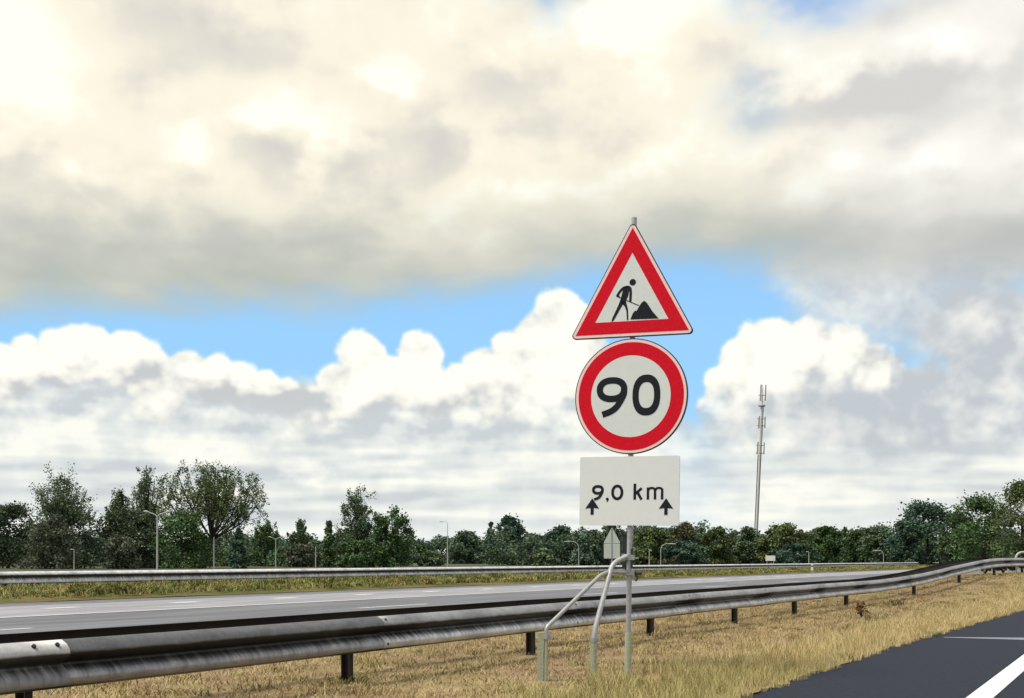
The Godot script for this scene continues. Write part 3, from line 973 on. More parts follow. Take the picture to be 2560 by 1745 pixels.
func build_near_rail() -> void:
	var g := root_at("guardrail")
	tag(g, "grimy double sided steel guardrail running diagonally behind the road sign", "guardrail")
	var cuts := [0.0, 4.0, 8.0, 12.0, 16.0, 20.0, 24.0, 28.0, 32.0, 36.0, 40.0, 44.0, 48.0, 52.0, 56.0, 60.0]
	for i in cuts.size() - 1:
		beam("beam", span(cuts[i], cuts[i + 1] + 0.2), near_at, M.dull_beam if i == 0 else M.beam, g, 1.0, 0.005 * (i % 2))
		beam("rear_beam", span(cuts[i], cuts[i + 1] + 0.2), func(t: float, out: float, up: float) -> Vector3: return near_at(t, out - 0.62, up + 0.012), M.shaded_sooty_beam, g, -1.0, 0.005 * (i % 2))
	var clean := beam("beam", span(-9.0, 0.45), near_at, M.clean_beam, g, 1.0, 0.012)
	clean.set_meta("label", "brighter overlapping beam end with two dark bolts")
	beam("rear_beam", span(-9.0, 0.1), func(t: float, out: float, up: float) -> Vector3: return near_at(t, out - 0.62, up + 0.012), M.shaded_sooty_beam, g, -1.0, 0.01)
	var ahead := Vector3(D.x, 0, -D.y)
	var right := Vector3(N.x, 0, -N.y)
	var slope := (right * 0.62 + Vector3.UP * 0.6).normalized()
	for t in [0.19, 0.37, -0.35]:
		var st := begin()
		hexbolt(st, near_at(t, 0.060, 0.278), slope, 0.017)
		part("bolt", st, M.bolt, clean)
	for t in [4.05, 8.1, 12.1, 16.1, 20.1, 24.1]:
		for up in [0.277, 0.06]:
			var st := begin()
			hexbolt(st, near_at(t, 0.055 if up > 0.1 else 0.08, up), slope if up > 0.1 else (right * 0.6 + Vector3.UP * 0.2).normalized(), 0.013)
			part("bolt", st, M.bolt, g)
	for t0 in [-3.6, 0.09, 3.53, 7.08, 10.8, 14.7, 18.6, 23.2, 29.2, 34.0, 38.6, 43.0, 47.5, 52.0, 56.5]:
		var t: float = t0 + 0.18
		var s := rail_s(t) - 0.12
		var base := rw(t, s, verge_y(t, s) - 0.15)
		var top := beam_y(t) + 0.30
		var st := begin()
		# a channel section: web and two flanges
		var xf := Transform3D(Basis(right, Vector3.UP, -ahead), Vector3(base.x, 0, base.z))
		box(st, Vector3(-0.045, base.y, -0.030), Vector3(0.045, top, -0.023), xf)
		box(st, Vector3(0.038, base.y, -0.023), Vector3(0.045, top, 0.030), xf)
		box(st, Vector3(-0.045, base.y, -0.023), Vector3(-0.038, top, 0.030), xf)
		part("post", st, M.rust, g)
		for up in [0.08, 0.215]:             # spacers out to both beams
			for reach in [[0.047, 0.112], [-0.49, -0.047]]:
				st = begin()
				box(st, Vector3(reach[0], beam_y(t) + up, -0.025), Vector3(reach[1], beam_y(t) + up + 0.05, 0.025), xf)
				part("spacer", st, M.rust, g)

func build_far_rail() -> void:
	var g := root_at("guardrail")
	tag(g, "pale straight guardrail on the far side of the carriageway, above tall weeds", "guardrail")
	var at := func(t: float, out: float, up: float) -> Vector3: return rw(t, -27.0 + out, 0.30 + up * 1.35)
	for i in 14:
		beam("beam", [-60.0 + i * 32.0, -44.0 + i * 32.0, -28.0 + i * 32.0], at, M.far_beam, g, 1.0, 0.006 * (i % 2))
	var t := -58.0
	var right := Vector3(N.x, 0, -N.y)
	var ahead := Vector3(D.x, 0, -D.y)
	while t < 260.0:
		var st := begin()
		var p := rw(t, -27.06, 0.0)
		box(st, Vector3(-0.06, -0.1, -0.05), Vector3(0.05, 0.66, 0.05), Transform3D(Basis(right, Vector3.UP, -ahead), p))
		part("post", st, M.rust, g)
		t += 8.0

# ------------------------------------------------------------------ things far off

func lamp(kind: String, x: float, z: float, h: float, label: String) -> void:
	var l := root_at("street_lamp", Vector3(x, 0, -z))
	tag(l, label, "street lamp", "street lamps behind the far guardrail")
	var r := z * (0.00068 if h > 6.5 else 0.00034)
	var st := begin(true)
	if kind == "bent" or kind == "bent_right":
		var s := -1.0 if kind == "bent" else 1.0
		var pts: Array = bend([Vector3(0, 0, 0), Vector3(0, h * 0.98, 0), Vector3(s * h * 0.3, h, 0)], 6, 0.9 if h < 6.0 else 0.5)
		tube(st, pts, [r * 1.1, r * 0.75], 8)
		part("post", st, M.lamp, l)
		st = begin(true)
		var e := Vector3(s * h * 0.3, h, 0)
		tube(st, [e, e + Vector3(s * 0.35, -0.03, 0), e + Vector3(s * 0.9, -0.05, 0)], [r * 0.8, r * 1.5, r * 0.7], 8)
		part("lamp_head", st, M.lamp, l)
		return
	tube(st, [Vector3.ZERO, Vector3(0, h * 0.92, 0)], [r * 1.3, r * 0.8], 8)
	part("post", st, M.lamp, l)
	if kind == "double":
		for s in [-1.0, 1.0]:
			st = begin(true)
			var a := Vector3(0, h * 0.915, 0)
			var e := Vector3(s * h * 0.15, h * 0.985, 0)
			tube(st, bend([a, Vector3(s * h * 0.05, h * 0.95, 0), e], 3, 0.6), [r * 0.8, r * 0.7], 6)
			var arm := part("arm", st, M.lamp, l)
			st = begin(true)
			tube(st, [e, e + Vector3(s * h * 0.03, h * 0.012, 0), e + Vector3(s * h * 0.085, h * 0.014, 0)], [r * 0.8, r * 1.5, r * 0.8], 8)
			part("lamp_head", st, M.lamp, arm)
	elif kind == "arm":
		st = begin(true)
		tube(st, bend([Vector3(0, h * 0.92, 0), Vector3(-h * 0.01, h, 0), Vector3(-h * 0.13, h, 0)], 4, 0.3), [r * 0.7, r * 0.6], 6)
		part("arm", st, M.lamp, l)
		st = begin(true)
		tube(st, [Vector3(-h * 0.1, h, 0), Vector3(-h * 0.17, h * 1.005, 0)], [r * 1.3, r], 6)
		part("lamp_head", st, M.lamp, l)

func build_far_things() -> void:
	lamp("double", -40.8, 138.0, 6.7, "tall two armed street lamp among the trees on the left")
	lamp("double", -31.5, 160.0, 4.2, "smaller two armed street lamp with raised arms before the pale airy tree")
	lamp("pole", -38.0, 153.0, 4.4, "bare lamp pole beside the trunk of the biggest tree")
	lamp("arm", -50.0, 137.0, 2.3, "short thin lamp pole in front of the dark trees nearest the left edge")
	lamp("arm", -8.6, 160.0, 6.2, "street lamp with a short single arm standing clear above the distant wood")
	lamp("pole", -27.0, 165.0, 3.2, "very thin pole right of the lamp with raised arms")
	lamp("bent", 8.9, 160.0, 3.6, "bent lamp left of the grey triangular sign, its head turned left")
	lamp("bent_right", 18.1, 146.0, 3.1, "bent lamp just right of the sign pole, its head turned right")
	lamp("pole", 16.7, 146.0, 2.6, "short pale pole between the sign pole and the bent lamp")
	lamp("arm", 47.0, 190.0, 2.4, "tiny lamp right of the small white board")
	lamp("bent", 58.2, 188.0, 2.6, "small bent lamp before the foot of the tall peaked tree")
	# the phone mast
	var mast := root_at("phone_mast", Vector3(56.6, 0, -280))
	mast.rotation.z = -0.045
	tag(mast, "tall slim grey phone mast with three tiers of antennas above the trees", "mast")
	var st := begin(true)
	tube(st, [Vector3.ZERO, Vector3(0, 25.5, 0), Vector3(0, 37.6, 0), Vector3(0, 42.0, 0)], [0.30, 0.28, 0.27, 0.10], 12)
	part("pole", st, M.mast, mast)
	for s in [-0.35, 0.35]:
		st = begin()
		box(st, Vector3(s - 0.07, 0, -0.1), Vector3(s + 0.07, 25.6, 0.1))
		part("cable_tray", st, M.cable, mast)
	st = begin()
	box(st, Vector3(0.3, 25.6, 0.1), Vector3(0.42, 37.3, 0.3))
	part("ladder", st, M.cable, mast)
	st = begin(true)
	tube(st, [Vector3(0, 37.0, 0), Vector3(0, 37.3, 0), Vector3(0, 37.35, 0)], [0.85, 0.9, 0.4], 12)
	part("platform", st, M.antenna, mast)
	for up in [26.0, 27.8, 32.4, 34.0, 39.5]:
		st = begin()
		box(st, Vector3(-0.95, up, -0.06), Vector3(0.95, up + 0.14, 0.06))
		part("bracket", st, M.antenna, mast)
		st = begin()
		box(st, Vector3(-0.06, up + 0.02, -0.9), Vector3(0.06, up + 0.12, 0.9))
		part("bracket", st, M.antenna, mast)
	for tier in [[25.8, 28.6, 0.98], [31.9, 34.6, 0.92], [38.3, 42.0, 0.74]]:
		for k in 3:
			var a: float = TAU * k / 3.0 + 0.15
			st = begin()
			box(st, Vector3(-0.14, tier[0], -0.09), Vector3(0.14, tier[1], 0.09), Transform3D(Basis(Vector3.UP, -a), Vector3(cos(a) * tier[2], 0, sin(a) * tier[2])))
			part("antenna", st, M.antenna, mast)
	# back of a warning triangle and a square plate beyond the carriageway
	var sg := root_at("road_sign", Vector3(5.83, 0, -70))
	sg.rotation.y = -0.1
	tag(sg, "grey back of a triangular road sign with a square plate under it", "road sign")
	st = begin(true)
	tube(st, [Vector3(0, -0.1, -0.05), Vector3(0, 2.85, -0.05)], [0.045], 8)
	part("pole", st, M.zinc, sg)
	st = begin()
	prism(st, rounded(PackedVector2Array([Vector2(-0.50, 2.08), Vector2(0.50, 2.08), Vector2(0, 3.02)]), 0.04), 0.0, 0.03)
	var plate := part("triangle", st, M.sign_back, sg)
	st = begin()
	prism(st, rounded(PackedVector2Array([Vector2(-0.47, 1.19), Vector2(0.47, 1.19), Vector2(0.47, 2.06), Vector2(-0.47, 2.06)]), 0.03), 0.0, 0.03)
	var square := part("square_plate", st, M.sign_back, sg)
	st = begin()
	box(st, Vector3(-0.014, 2.1, 0.031), Vector3(0.014, 2.95, 0.05))
	part("seam", st, M.dark_metal, plate)
	st = begin()
	box(st, Vector3(-0.014, 1.2, 0.031), Vector3(0.014, 2.05, 0.05))
	part("seam", st, M.dark_metal, square)
	var dark := root_at("signal_box", Vector3(6.72, 0, -71))
	tag(dark, "dark upright cabinet between the grey sign back and the sign pole", "cabinet")
	st = begin()
	box(st, Vector3(-0.2, -0.05, -0.15), Vector3(0.2, 2.6, 0.15))
	part("body", st, M.dark_metal, dark)
	st = begin()
	box(st, Vector3(-0.24, 2.6, -0.2), Vector3(0.24, 2.66, 0.2))
	part("lid", st, M.dark_metal, dark)
	# small white board
	var wb := root_at("signboard", Vector3(32.3, 0, -150))
	tag(wb, "small plain white board on two posts behind the far guardrail, right of the mast", "signboard")
	st = begin()
	box(st, Vector3(-0.6, 1.0, -0.03), Vector3(0.6, 1.65, 0.03))
	part("board", st, M.paint, wb)
	for s in [-0.4, 0.4]:
		st = begin()
		box(st, Vector3(s - 0.05, -0.1, -0.13), Vector3(s + 0.05, 1.6, -0.04))
		part("post", st, M.zinc, wb)
	var mp := root_at("marker_post", rw(101.0, -20.2, 0.0))
	tag(mp, "tiny white marker post at the far edge of the carriageway", "marker post")
	st = begin()
	box(st, Vector3(-0.08, 0, -0.06), Vector3(0.08, 0.75, 0.06))
	part("post", st, M.paint, mp)
	st = begin()
	box(st, Vector3(-0.085, 0.5, -0.065), Vector3(0.085, 0.62, 0.065))
	part("reflector", st, M.dark_metal, mp)
	for b in [[27.0, 244.0, 4.0, 2.9, 3.5, "dark low building with a pale roof edge between the sign pole and the bent lamp"], [-51.5, 168.0, 2.6, 2.4, 3.1, "low shed with a pale roof half hidden behind the two armed lamp"]]:
		var sh := root_at("shed", Vector3(b[0], 0, -b[1]))
		tag(sh, b[5], "shed")
		st = begin()
		box(st, Vector3(-b[2] / 2, -0.1, -3), Vector3(b[2] / 2, b[3], 3))
		part("wall", st, M.wood_wall, sh)
		st = begin()
		prism(st, PackedVector2Array([Vector2(-3.3, b[3]), Vector2(3.3, b[3]), Vector2(0, b[4])]), -b[2] / 2 - 0.2, b[2] / 2 + 0.2)
		var roof := part("roof", st, M.pale_roof, sh)
		roof.rotation.y = PI / 2

# ------------------------------------------------------------------ the road sign

func build_road_sign() -> void:
	var root := root_at("road_sign", Vector3(1.10, 0, -11.4))
	tag(root, "roadworks warning triangle, 90 speed limit disc and 9,0 km panel on a braced pole", "road sign")
	root.rotation.z = -0.014
	var st := begin(true)
	tube(st, [Vector3(0, 0.3, 0), Vector3(0, 4.352, 0)], [0.0255], 16)
	part("pole", st, M.pole, root)
	st = begin(true)
	tube(st, [Vector3(0, -0.2, 0), Vector3(0, 0.40, 0), Vector3(0, 0.412, 0)], [0.033, 0.033, 0.029], 16)
	part("socket", st, M.mossy, root)
	# everything on the front leans on one frame that faces the oncoming traffic
	var face := Basis(Vector3.UP, deg_to_rad(-20.0))
	# warning triangle: rim, pale border, red frame, pale field, worker
	var tri := Node3D.new()
	tri.name = "warning_triangle"
	root.add_child(tri)
	tri.transform = Transform3D(face, Vector3(0, 3.213, 0) + face * Vector3(0.0, 0, 0.045))
	var out := triangle(1.18, 1.07, 0.0)
	st = begin()
	prism(st, rounded(out, 0.035), -0.028, 0.0)
	part("rim", st, M.rim, tri)
	st = begin()
	prism(st, rounded(triangle(1.18, 1.07, 0.0085), 0.03), 0.0, 0.002)
	part("border", st, M.sign_pink, tri)
	var red := triangle(1.18, 1.07, 0.035)
	var gap := triangle(1.18, 1.07, 0.150)
	st = begin()
	ring2d(st, red, gap, 0.001, 0.004)
	part("red_frame", st, M.sign_red, tri)
	st = begin()
	prism(st, gap, 0.002, 0.0035)
	part("field", st, M.sign_white, tri)
	st = begin()
	var z0 := 0.0035
	var z1 := 0.0055
	prism(st, oval(Vector2(0.007, 0.515), 0.031, 0.031, 24), z0, z1)
	stroke(st, curve2([Vector2(-0.050, 0.474), Vector2(-0.085, 0.464), Vector2(-0.118, 0.432), Vector2(-0.142, 0.394)]), [0.024], z0, z1)
	stroke(st, [Vector2(-0.150, 0.396), Vector2(-0.118, 0.384)], [0.013], z0, z1)
	stroke(st, curve2([Vector2(-0.050, 0.474), Vector2(-0.022, 0.466), Vector2(-0.012, 0.430), Vector2(-0.014, 0.335)]), [0.024], z0, z1)
	prism(st, PackedVector2Array([Vector2(-0.082, 0.468), Vector2(-0.05, 0.486), Vector2(-0.028, 0.474), Vector2(-0.026, 0.44), Vector2(-0.036, 0.385), Vector2(-0.052, 0.352), Vector2(-0.062, 0.33), Vector2(-0.092, 0.315), Vector2(-0.112, 0.35), Vector2(-0.094, 0.42)]), z0, z1)
	prism(st, PackedVector2Array([Vector2(-0.112, 0.352), Vector2(-0.068, 0.334), Vector2(-0.094, 0.298), Vector2(-0.172, 0.165), Vector2(-0.196, 0.148), Vector2(-0.188, 0.184), Vector2(-0.130, 0.305)]), z0, z1)
	prism(st, PackedVector2Array([Vector2(-0.092, 0.316), Vector2(-0.058, 0.345), Vector2(-0.036, 0.262), Vector2(-0.030, 0.164), Vector2(-0.044, 0.156), Vector2(-0.050, 0.245), Vector2(-0.066, 0.288)]), z0, z1)
	stroke(st, [Vector2(-0.150, 0.392), Vector2(0.068, 0.292)], [0.0075], z0 + 0.0005, z1 + 0.0005)
	prism(st, PackedVector2Array([Vector2(-0.010, 0.163), Vector2(0.010, 0.217), Vector2(0.034, 0.246), Vector2(0.048, 0.240), Vector2(0.068, 0.276), Vector2(0.094, 0.314), Vector2(0.12, 0.334), Vector2(0.145, 0.314), Vector2(0.204, 0.226), Vector2(0.262, 0.158)]), z0, z1)
	part("worker_symbol", st, M.sign_black, tri)
	# speed limit disc
	var disc := Node3D.new()
	disc.name = "speed_disc"
	root.add_child(disc)
	disc.transform = Transform3D(face, Vector3(0, 2.65, 0) + face * Vector3(0.0, 0, 0.045))
	st = begin()
	prism(st, oval(Vector2.ZERO, 0.547, 0.547, 96), -0.03, 0.0)
	part("rim", st, M.rim, disc)
	st = begin()
	prism(st, oval(Vector2.ZERO, 0.5375, 0.5375, 96), 0.0, 0.002)
	part("border", st, M.sign_pink, disc)
	st = begin()
	ring2d(st, oval(Vector2.ZERO, 0.512, 0.512, 96), oval(Vector2.ZERO, 0.387, 0.387, 96), 0.001, 0.004)
	part("red_ring", st, M.sign_red, disc)
	st = begin()
	prism(st, oval(Vector2.ZERO, 0.387, 0.387, 96), 0.002, 0.0035)
	part("field", st, M.sign_white, disc)
	st = begin()
	nine(st, Vector2(-0.181, 0.068), 1.0, z0, z1)
	part("digit_nine", st, M.sign_black, disc)
	st = begin()
	ring2d(st, oval(Vector2(0.154, 0.006), 0.134, 0.193, 64, 0.86), oval(Vector2(0.154, 0.006), 0.074, 0.122, 64, 0.84), z0, z1)
	part("digit_zero", st, M.sign_black, disc)
	# distance panel
	var panel := Node3D.new()
	panel.name = "distance_panel"
	root.add_child(panel)
	panel.transform = Transform3D(face, Vector3(0, 1.754, 0) + face * Vector3(-0.005, 0, 0.042))
	st = begin()
	prism(st, rounded(PackedVector2Array([Vector2(-0.484, -0.327), Vector2(0.484, -0.327), Vector2(0.484, 0.327), Vector2(-0.484, 0.327)]), 0.012), -0.02, 0.0)
	part("plate", st, M.panel_white, panel)
	z0 = 0.0
	z1 = 0.002
	st = begin()
	nine(st, Vector2(-0.303, 0.012), 0.39, z0, z1, 0.027)
	prism(st, oval(Vector2(-0.209, -0.076), 0.014, 0.014, 16), z0, z1)
	stroke(st, [Vector2(-0.203, -0.080), Vector2(-0.212, -0.106)], [0.018, 0.006], z0, z1)
	ring2d(st, oval(Vector2(-0.112, -0.013), 0.059, 0.074, 40, 0.94), oval(Vector2(-0.112, -0.013), 0.032, 0.047, 40, 0.94), z0, z1)
	stroke(st, [Vector2(0.059, 0.068), Vector2(0.059, -0.082)], [0.026], z0, z1)
	stroke(st, [Vector2(0.126, 0.026), Vector2(0.066, -0.026)], [0.025], z0, z1)
	stroke(st, [Vector2(0.086, -0.014), Vector2(0.124, -0.082)], [0.026], z0, z1)
	for x in [0.186, 0.254, 0.322]:
		stroke(st, [Vector2(x, 0.012 if x > 0.2 else 0.032), Vector2(x, -0.082)], [0.024], z0, z1)
	for x in [0.186, 0.254]:
		stroke(st, curve2([Vector2(x + 0.002, 0.006), Vector2(x + 0.018, 0.024), Vector2(x + 0.044, 0.026), Vector2(x + 0.066, 0.016), Vector2(x + 0.068, -0.01)], 5), [0.021], z0, z1 + 0.0005)
	part("lettering", st, M.sign_black, panel)
	for a in [Vector2(-0.357, -0.068), Vector2(0.361, -0.070)]:
		st = begin()
		prism(st, PackedVector2Array([a, a + Vector2(-0.068, -0.098), a + Vector2(-0.016, -0.092), a + Vector2(-0.016, -0.156), a + Vector2(0.015, -0.156), a + Vector2(0.015, -0.092), a + Vector2(0.068, -0.098)]), z0, z1 + 0.001)
		part("arrow", st, M.sign_black, panel)
	# clamps behind the plates
	for y in [3.36, 3.75, 2.30, 2.95, 1.55, 1.95]:
		st = begin()
		box(st, Vector3(-0.06, y, -0.035), Vector3(0.06, y + 0.035, 0.034), Transform3D(face, Vector3.ZERO))
		part("bracket", st, M.zinc, root)
	# two bent brace legs
	var shift := Vector3(1.10, 0, -11.4)
	var leg_a: Array = bend([Vector3(0.30, 0.40, -10.75), Vector3(0.302, 0.485, -10.75), Vector3(0.845, 0.985, -11.22), Vector3(1.06, 0.982, -11.34)], 7, 0.4)
	var leg_b: Array = bend([Vector3(0.742, 0.36, -11.0), Vector3(0.755, 0.46, -11.02), Vector3(0.93, 1.065, -11.28), Vector3(1.07, 1.135, -11.35)], 7, 0.4)
	for k in 2:
		var pts: Array = []
		for p in [leg_a, leg_b][k]:
			pts.append(p - shift)
		st = begin(true)
		tube(st, pts, [0.019 if k == 0 else 0.024], 12)
		var leg := part("brace", st, M.pole if k else M.zinc, root)
		var foot: Vector3 = pts[0]
		st = begin(true)
		if k == 0:
			tube(st, [Vector3(foot.x, -0.2, foot.z), foot + Vector3(0, 0.01, 0)], [0.019], 10)
			box(st, Vector3(foot.x - 0.075, -0.2, foot.z - 0.03), Vector3(foot.x - 0.022, 0.44, foot.z + 0.02))
		else:
			tube(st, [Vector3(foot.x, -0.2, foot.z), foot + Vector3(0, 0.01, 0)], [0.033], 12)
		part("stake", st, M.mossy, leg)
		st = begin(true)
		tube(st, [foot + Vector3(0, -0.02, 0), foot + Vector3(0, 0.025, 0)], [0.032 if k == 0 else 0.036], 12)
		box(st, foot + Vector3(0.02, -0.015, -0.012), foot + Vector3(0.058, 0.02, 0.012))
		part("collar", st, M.zinc, leg)
	for y in [0.955, 1.10]:
		st = begin()
		box(st, Vector3(-0.045, y, -0.04), Vector3(0.045, y + 0.05, 0.04))
		box(st, Vector3(0.045, y + 0.012, -0.015), Vector3(0.085, y + 0.030, 0.012))
		box(st, Vector3(-0.075, y - 0.012, 0.0), Vector3(-0.045, y + 0.06, 0.022))
		part("clamp", st, M.zinc, root)
	st = begin(true)
	tube(st, [Vector3(0.03, 0.985, 0.02), Vector3(0.085, 0.975, 0.03), Vector3(0.115, 0.985, 0.035)], [0.012, 0.016, 0.02], 8)
	tube(st, [Vector3(0.06, 0.965, 0.03), Vector3(0.075, 0.925, 0.035), Vector3(0.055, 0.905, 0.04)], [0.012, 0.01, 0.012], 8)
	part("clamp_bolt", st, M.dark_metal, root)
	st = begin()
	box(st, Vector3(0.012, 1.02, 0.028), Vector3(0.030, 1.21, 0.036))
	part("strap", st, M.dark_metal, root)

func triangle(w: float, h: float, inset: float) -> PackedVector2Array:
	# corners of an upright triangle whose sides are all moved in by the inset
	var half := atan((w / 2.0) / h)
	var top := h + 0.035 - inset / sin(half)
	var y := inset
	var x := (top - y) * tan(half)
	return PackedVector2Array([Vector2(-x, y), Vector2(x, y), Vector2(0, top)])

func nine(st: SurfaceTool, c: Vector2, k: float, z0: float, z1: float, thick := 0.062) -> void:
	var rx := 0.150 * k
	var ry := 0.119 * k
	ring2d(st, oval(c, rx, ry, 56, 0.88), oval(c, rx - thick, ry - thick, 56, 0.86), z0, z1)
	var w := thick * 0.97
	stroke(st, curve2([c + Vector2(rx - w * 0.52, 0.0), c + Vector2(rx - w * 0.62, -0.055 * k), c + Vector2(0.055, -0.155).normalized() * 0.165 * k, c + Vector2(-0.005, -0.205) * k, c + Vector2(-0.092, -0.236) * k], 8), [w], z0, z1 + 0.0004)

func build_tube_support() -> void:
	var o := root_at("tube_support", rw(44.6, 1.6, 0.45))
	tag(o, "pale bent tube standing behind the guardrail at the right edge", "tube support")
	var st := begin(true)
	tube(st, bend([Vector3(0, -0.1, 0), Vector3(0, 0.93, 0), Vector3(0.9, 0.98, -0.1)], 7, 0.3), [0.045], 12)
	part("tube", st, M.lamp, o)
	st = begin(true)
	tube(st, [Vector3(0, -0.1, 0), Vector3(0, 0.15, 0)], [0.07], 12)
	part("socket", st, M.zinc, o)

# ------------------------------------------------------------------ grass and weeds

func tuft(blades: int, spread: float, lean: float, wide: float, up := 0.85) -> ArrayMesh:
	# one tuft, a metre high before scaling
	for i in blades:
		var a := rng.randf() * TAU
		var foot := Vector3(cos(a), 0, sin(a)) * spread * sqrt(rng.randf())
		var h := rng.randf_range(0.5, 1.0)
		var dir := Vector3(rng.randfn(), 0, rng.randfn()) * lean + Vector3(0.06, 0, 0)
		var side := Vector3(rng.randf_range(-1, 1), 0, rng.randf_range(-1, 1)).normalized() * wide
		var k := rng.randf_range(0.72, 1.2)
		var n := LV.size()
		LV.append_array(PackedVector3Array([foot - side, foot + Vector3(0, h * 0.55, 0) + dir * 0.3 * h - side * 0.8, foot + Vector3(0, h * 0.55, 0) + dir * 0.3 * h + side * 0.8, foot + side]))
		var tip := foot + Vector3(0, h, 0) + dir * h
		LV.append_array(PackedVector3Array([foot + Vector3(0, h * 0.55, 0) + dir * 0.3 * h - side * 0.8, tip - side * 0.1, tip + side * 0.1, foot + Vector3(0, h * 0.55, 0) + dir * 0.3 * h + side * 0.8]))
		for q in 8:
			LC.append(Color(k, k, k * 0.97))
		for b in [n, n + 4]:
			for q in [0, 1, 2, 0, 2, 3]:
				LI.append(b + q)
	return leaves(up)

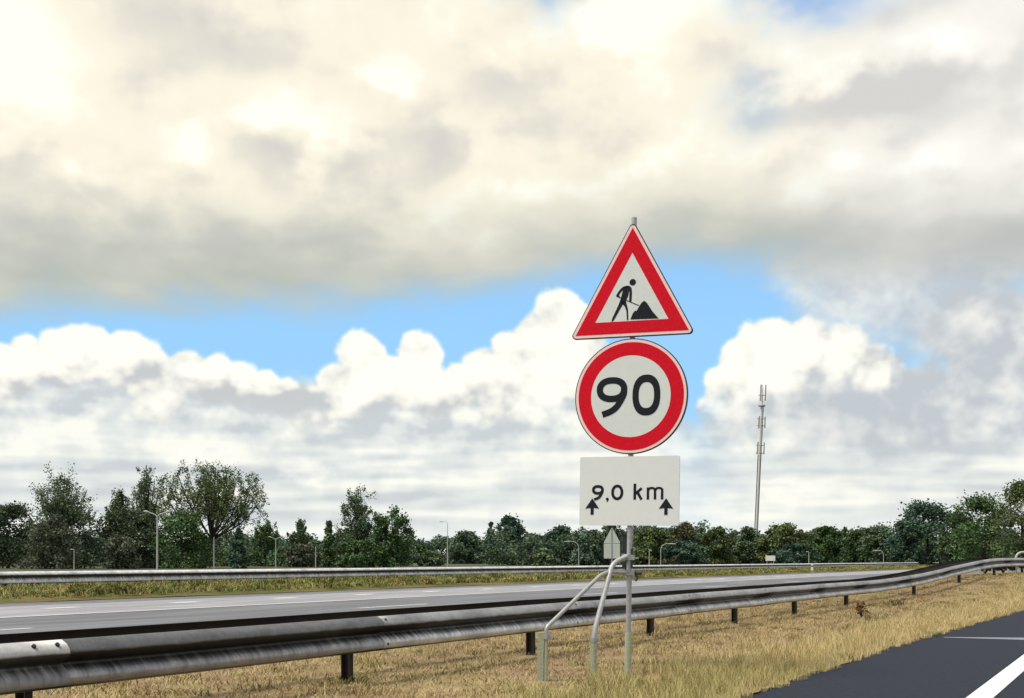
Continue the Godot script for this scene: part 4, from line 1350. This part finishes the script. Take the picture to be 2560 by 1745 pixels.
func build_plants() -> void:
	var straw := Color(0.70, 0.55, 0.285)
	var pale := Color(0.78, 0.64, 0.36)
	var green := Color(0.25, 0.30, 0.08)
	var brown := Color(0.52, 0.37, 0.215)
	var tall := [tuft(32, 0.36, 0.22, 0.0065), tuft(28, 0.38, 0.3, 0.0065)]
	var short := [tuft(20, 1.1, 0.7, 0.022), tuft(18, 1.2, 0.9, 0.02)]
	# tall dry grass along the edge of the road, shorter and sparser towards the guardrail
	var places: Array = [[], [], [], []]
	var tints: Array = [[], [], [], []]
	for i in 38000:
		var t := -3.0 + 58.0 * pow(rng.randf(), 1.75)
		var edge := edge_s(t)
		var s := rng.randf_range(-2.4, edge + 0.06)
		var n := noise.get_noise_2d(t * 40.0, s * 60.0)
		var m := noise.get_noise_2d(t * 130.0 + 77.0, s * 130.0)
		var band := sstep(1.75, 2.5, s + n * 1.0 - 0.03 * maxf(t - 8.0, 0.0))
		var which := rng.randi_range(0, 1)
		var h := 0.0
		var c := straw.lerp(pale, clampf(0.4 + n * 1.5 + rng.randfn() * 0.3, 0.0, 1.0))
		if rng.randf() < band:
			h = rng.randf_range(0.10, 0.21) * (1.0 - 0.35 * sstep(edge - 0.5, edge, s))
			var fresh := clampf(m * 1.2 - 0.05 + 0.8 * (1.0 - sstep(5.0, 9.0, t)) + 0.08, 0.0, 0.8)
			c = c.lerp(green.lerp(straw, 0.25), fresh * rng.randf_range(0.6, 1.0))
		else:
			which += 2
			if rng.randf() < (0.75 if m < -0.02 else 0.3):
				continue
			h = rng.randf_range(0.03, 0.07) * (1.5 if m > 0.22 else 1.0)
			c = brown.lerp(straw, clampf(0.45 + n * 1.6 + rng.randfn() * 0.25, 0.0, 1.0))
			c = c.lerp(green, clampf(m * 1.3 - 0.1, 0.0, 0.55))
		var k := rng.randf_range(0.82, 1.15) * (1.0 - 0.25 * sstep(0.12, 0.4, noise.get_noise_2d(t * 75.0 + 500.0, s * 110.0)))
		var wide := maxf(h, 0.12) * rng.randf_range(0.8, 1.2) if which < 2 else h * rng.randf_range(1.1, 2.0)
		var far := 1.0 + maxf(0.0, t - 10.0) * 0.02
		places[which].append(Transform3D(Basis(Vector3.UP, rng.randf() * TAU).scaled(Vector3(wide * far, h, wide * far)), rw(t, s, verge_y(t, s) - 0.01)))
		tints[which].append(Color(c.r * k, c.g * k, c.b * k))
	var said := ["tall dry straw coloured grass along the left edge of the road", "tall dry grass with green blades round the foot of the road sign", "short trampled brown grass under the near guardrail", "short yellowed grass between the guardrail and the tall grass"]
	for w in 4:
		var o := multi("grass", tall[w] if w < 2 else short[w - 2], M.grass, places[w], tints[w])
		tag(o, said[w], "grass", "", "stuff")
	# tall weeds on the far verge
	places = []
	tints = []
	for i in 16000:
		var t := -45.0 + 380.0 * pow(rng.randf(), 1.8)
		var s := rng.randf_range(-27.8, -19.5)
		var n := noise.get_noise_2d(t * 9.0, s * 26.0)
		var m := noise.get_noise_2d(t * 30.0 + 40.0, s * 40.0)
		var h := rng.randf_range(0.15, 0.31) * (1.0 + n * 0.7) * sstep(-19.2, -21.0, s)
		h = maxf(h, rng.randf_range(0.07, 0.14))
		var c := Color(0.20, 0.24, 0.075).lerp(Color(0.42, 0.35, 0.15), clampf(0.28 + m * 2.2, 0.0, 1.0)).lerp(Color(0.12, 0.12, 0.04), clampf(n * 1.5, 0.0, 0.6))
		var k := rng.randf_range(0.75, 1.2)
		var f := 1.0 + maxf(t, 0.0) * 0.012
		places.append(Transform3D(Basis(Vector3.UP, rng.randf() * TAU).scaled(Vector3(h * f * 1.3, h, h * f * 1.3)), rw(t, s, 0.1)))
		tints.append(Color(c.r * k, c.g * k, c.b * k))
	var far := multi("weeds", tuft(26, 0.5, 0.35, 0.035, 0.4), M.grass, places, tints)
	tag(far, "tall green and rust weeds on the far verge below the pale guardrail", "weeds", "", "stuff")
	# single plants that stand out
	var plants := [
		["weed", 3.75, -0.12, 0.12, 16, Color(0.19, 0.23, 0.06), "small green weed at the foot of a dark rail post, left of the braces"],
		["weed", 18.0, 1.35, 0.30, 12, Color(0.16, 0.09, 0.04), "dead brown stalk with curled leaves between guardrail and road"],
		["weed", 17.2, 1.75, 0.15, 22, Color(0.10, 0.10, 0.04), "low dark weed patch beside the dead brown stalk"],
		["weed", 24.6, 0.75, 0.22, 30, Color(0.08, 0.075, 0.035), "dark weed heap right of the last thick rail post"],
		["weed", 8.5, 3.12, 0.11, 26, Color(0.07, 0.13, 0.03), "green tuft at the road edge, nearer than the pale joint"],
		["weed", 13.2, 3.38, 0.09, 20, Color(0.06, 0.10, 0.03), "green tuft at the road edge where the pale joint begins"],
		["bush", 40.2, 1.0, 0.5, 60, Color(0.05, 0.055, 0.03), "left one of two dark bushes under the guardrail at the right edge"],
		["bush", 43.2, 1.3, 0.52, 60, Color(0.06, 0.065, 0.035), "dark bush under the guardrail at the right edge, below the bent tube"],
	]
	for p in plants:
		var o := root_at(p[0], rw(p[1], p[2], verge_y(p[1], p[2]) - 0.01))
		tag(o, p[6], p[0])
		if p[4] != 12 and not p[0] == "bush":
			var t2 := obj("blades", tuft(60, 0.9, 0.7, 0.03), M.grass, o)
			t2.scale = Vector3(p[3] * 1.3, p[3], p[3] * 1.3)
			var gm: StandardMaterial3D = M.green_blade.duplicate()
			gm.albedo_color = lin(p[5].r * 1.7, p[5].g * 1.6, p[5].b * 1.6)
			t2.material_override = gm
			continue
		var st := begin(true)
		var h: float = p[3]
		var bush: bool = p[0] == "bush"
		for k in p[4]:
			var a := rng.randf() * TAU
			var tip := Vector3(cos(a) * rng.randf_range(0.1, 0.75), rng.randf_range(0.45, 1.0), sin(a) * rng.randf_range(0.1, 0.75)) * h
			if p[4] == 12:
				tip.x *= 0.5
				tip.z *= 0.5
			if k < 14:
				tube(st, [Vector3(0, 0, 0), tip * 0.6 + Vector3(0, h * 0.08, 0), tip], [h * 0.018, h * 0.012, h * 0.006], 5, false)
			clump(tip, Vector3.ONE * h * 0.22, 9, 0.05 if not bush else 0.13, shade_of(p[5]))
		part("stem", st, M.bark, o)
		obj("leaves", leaves(), M.leaf, o)
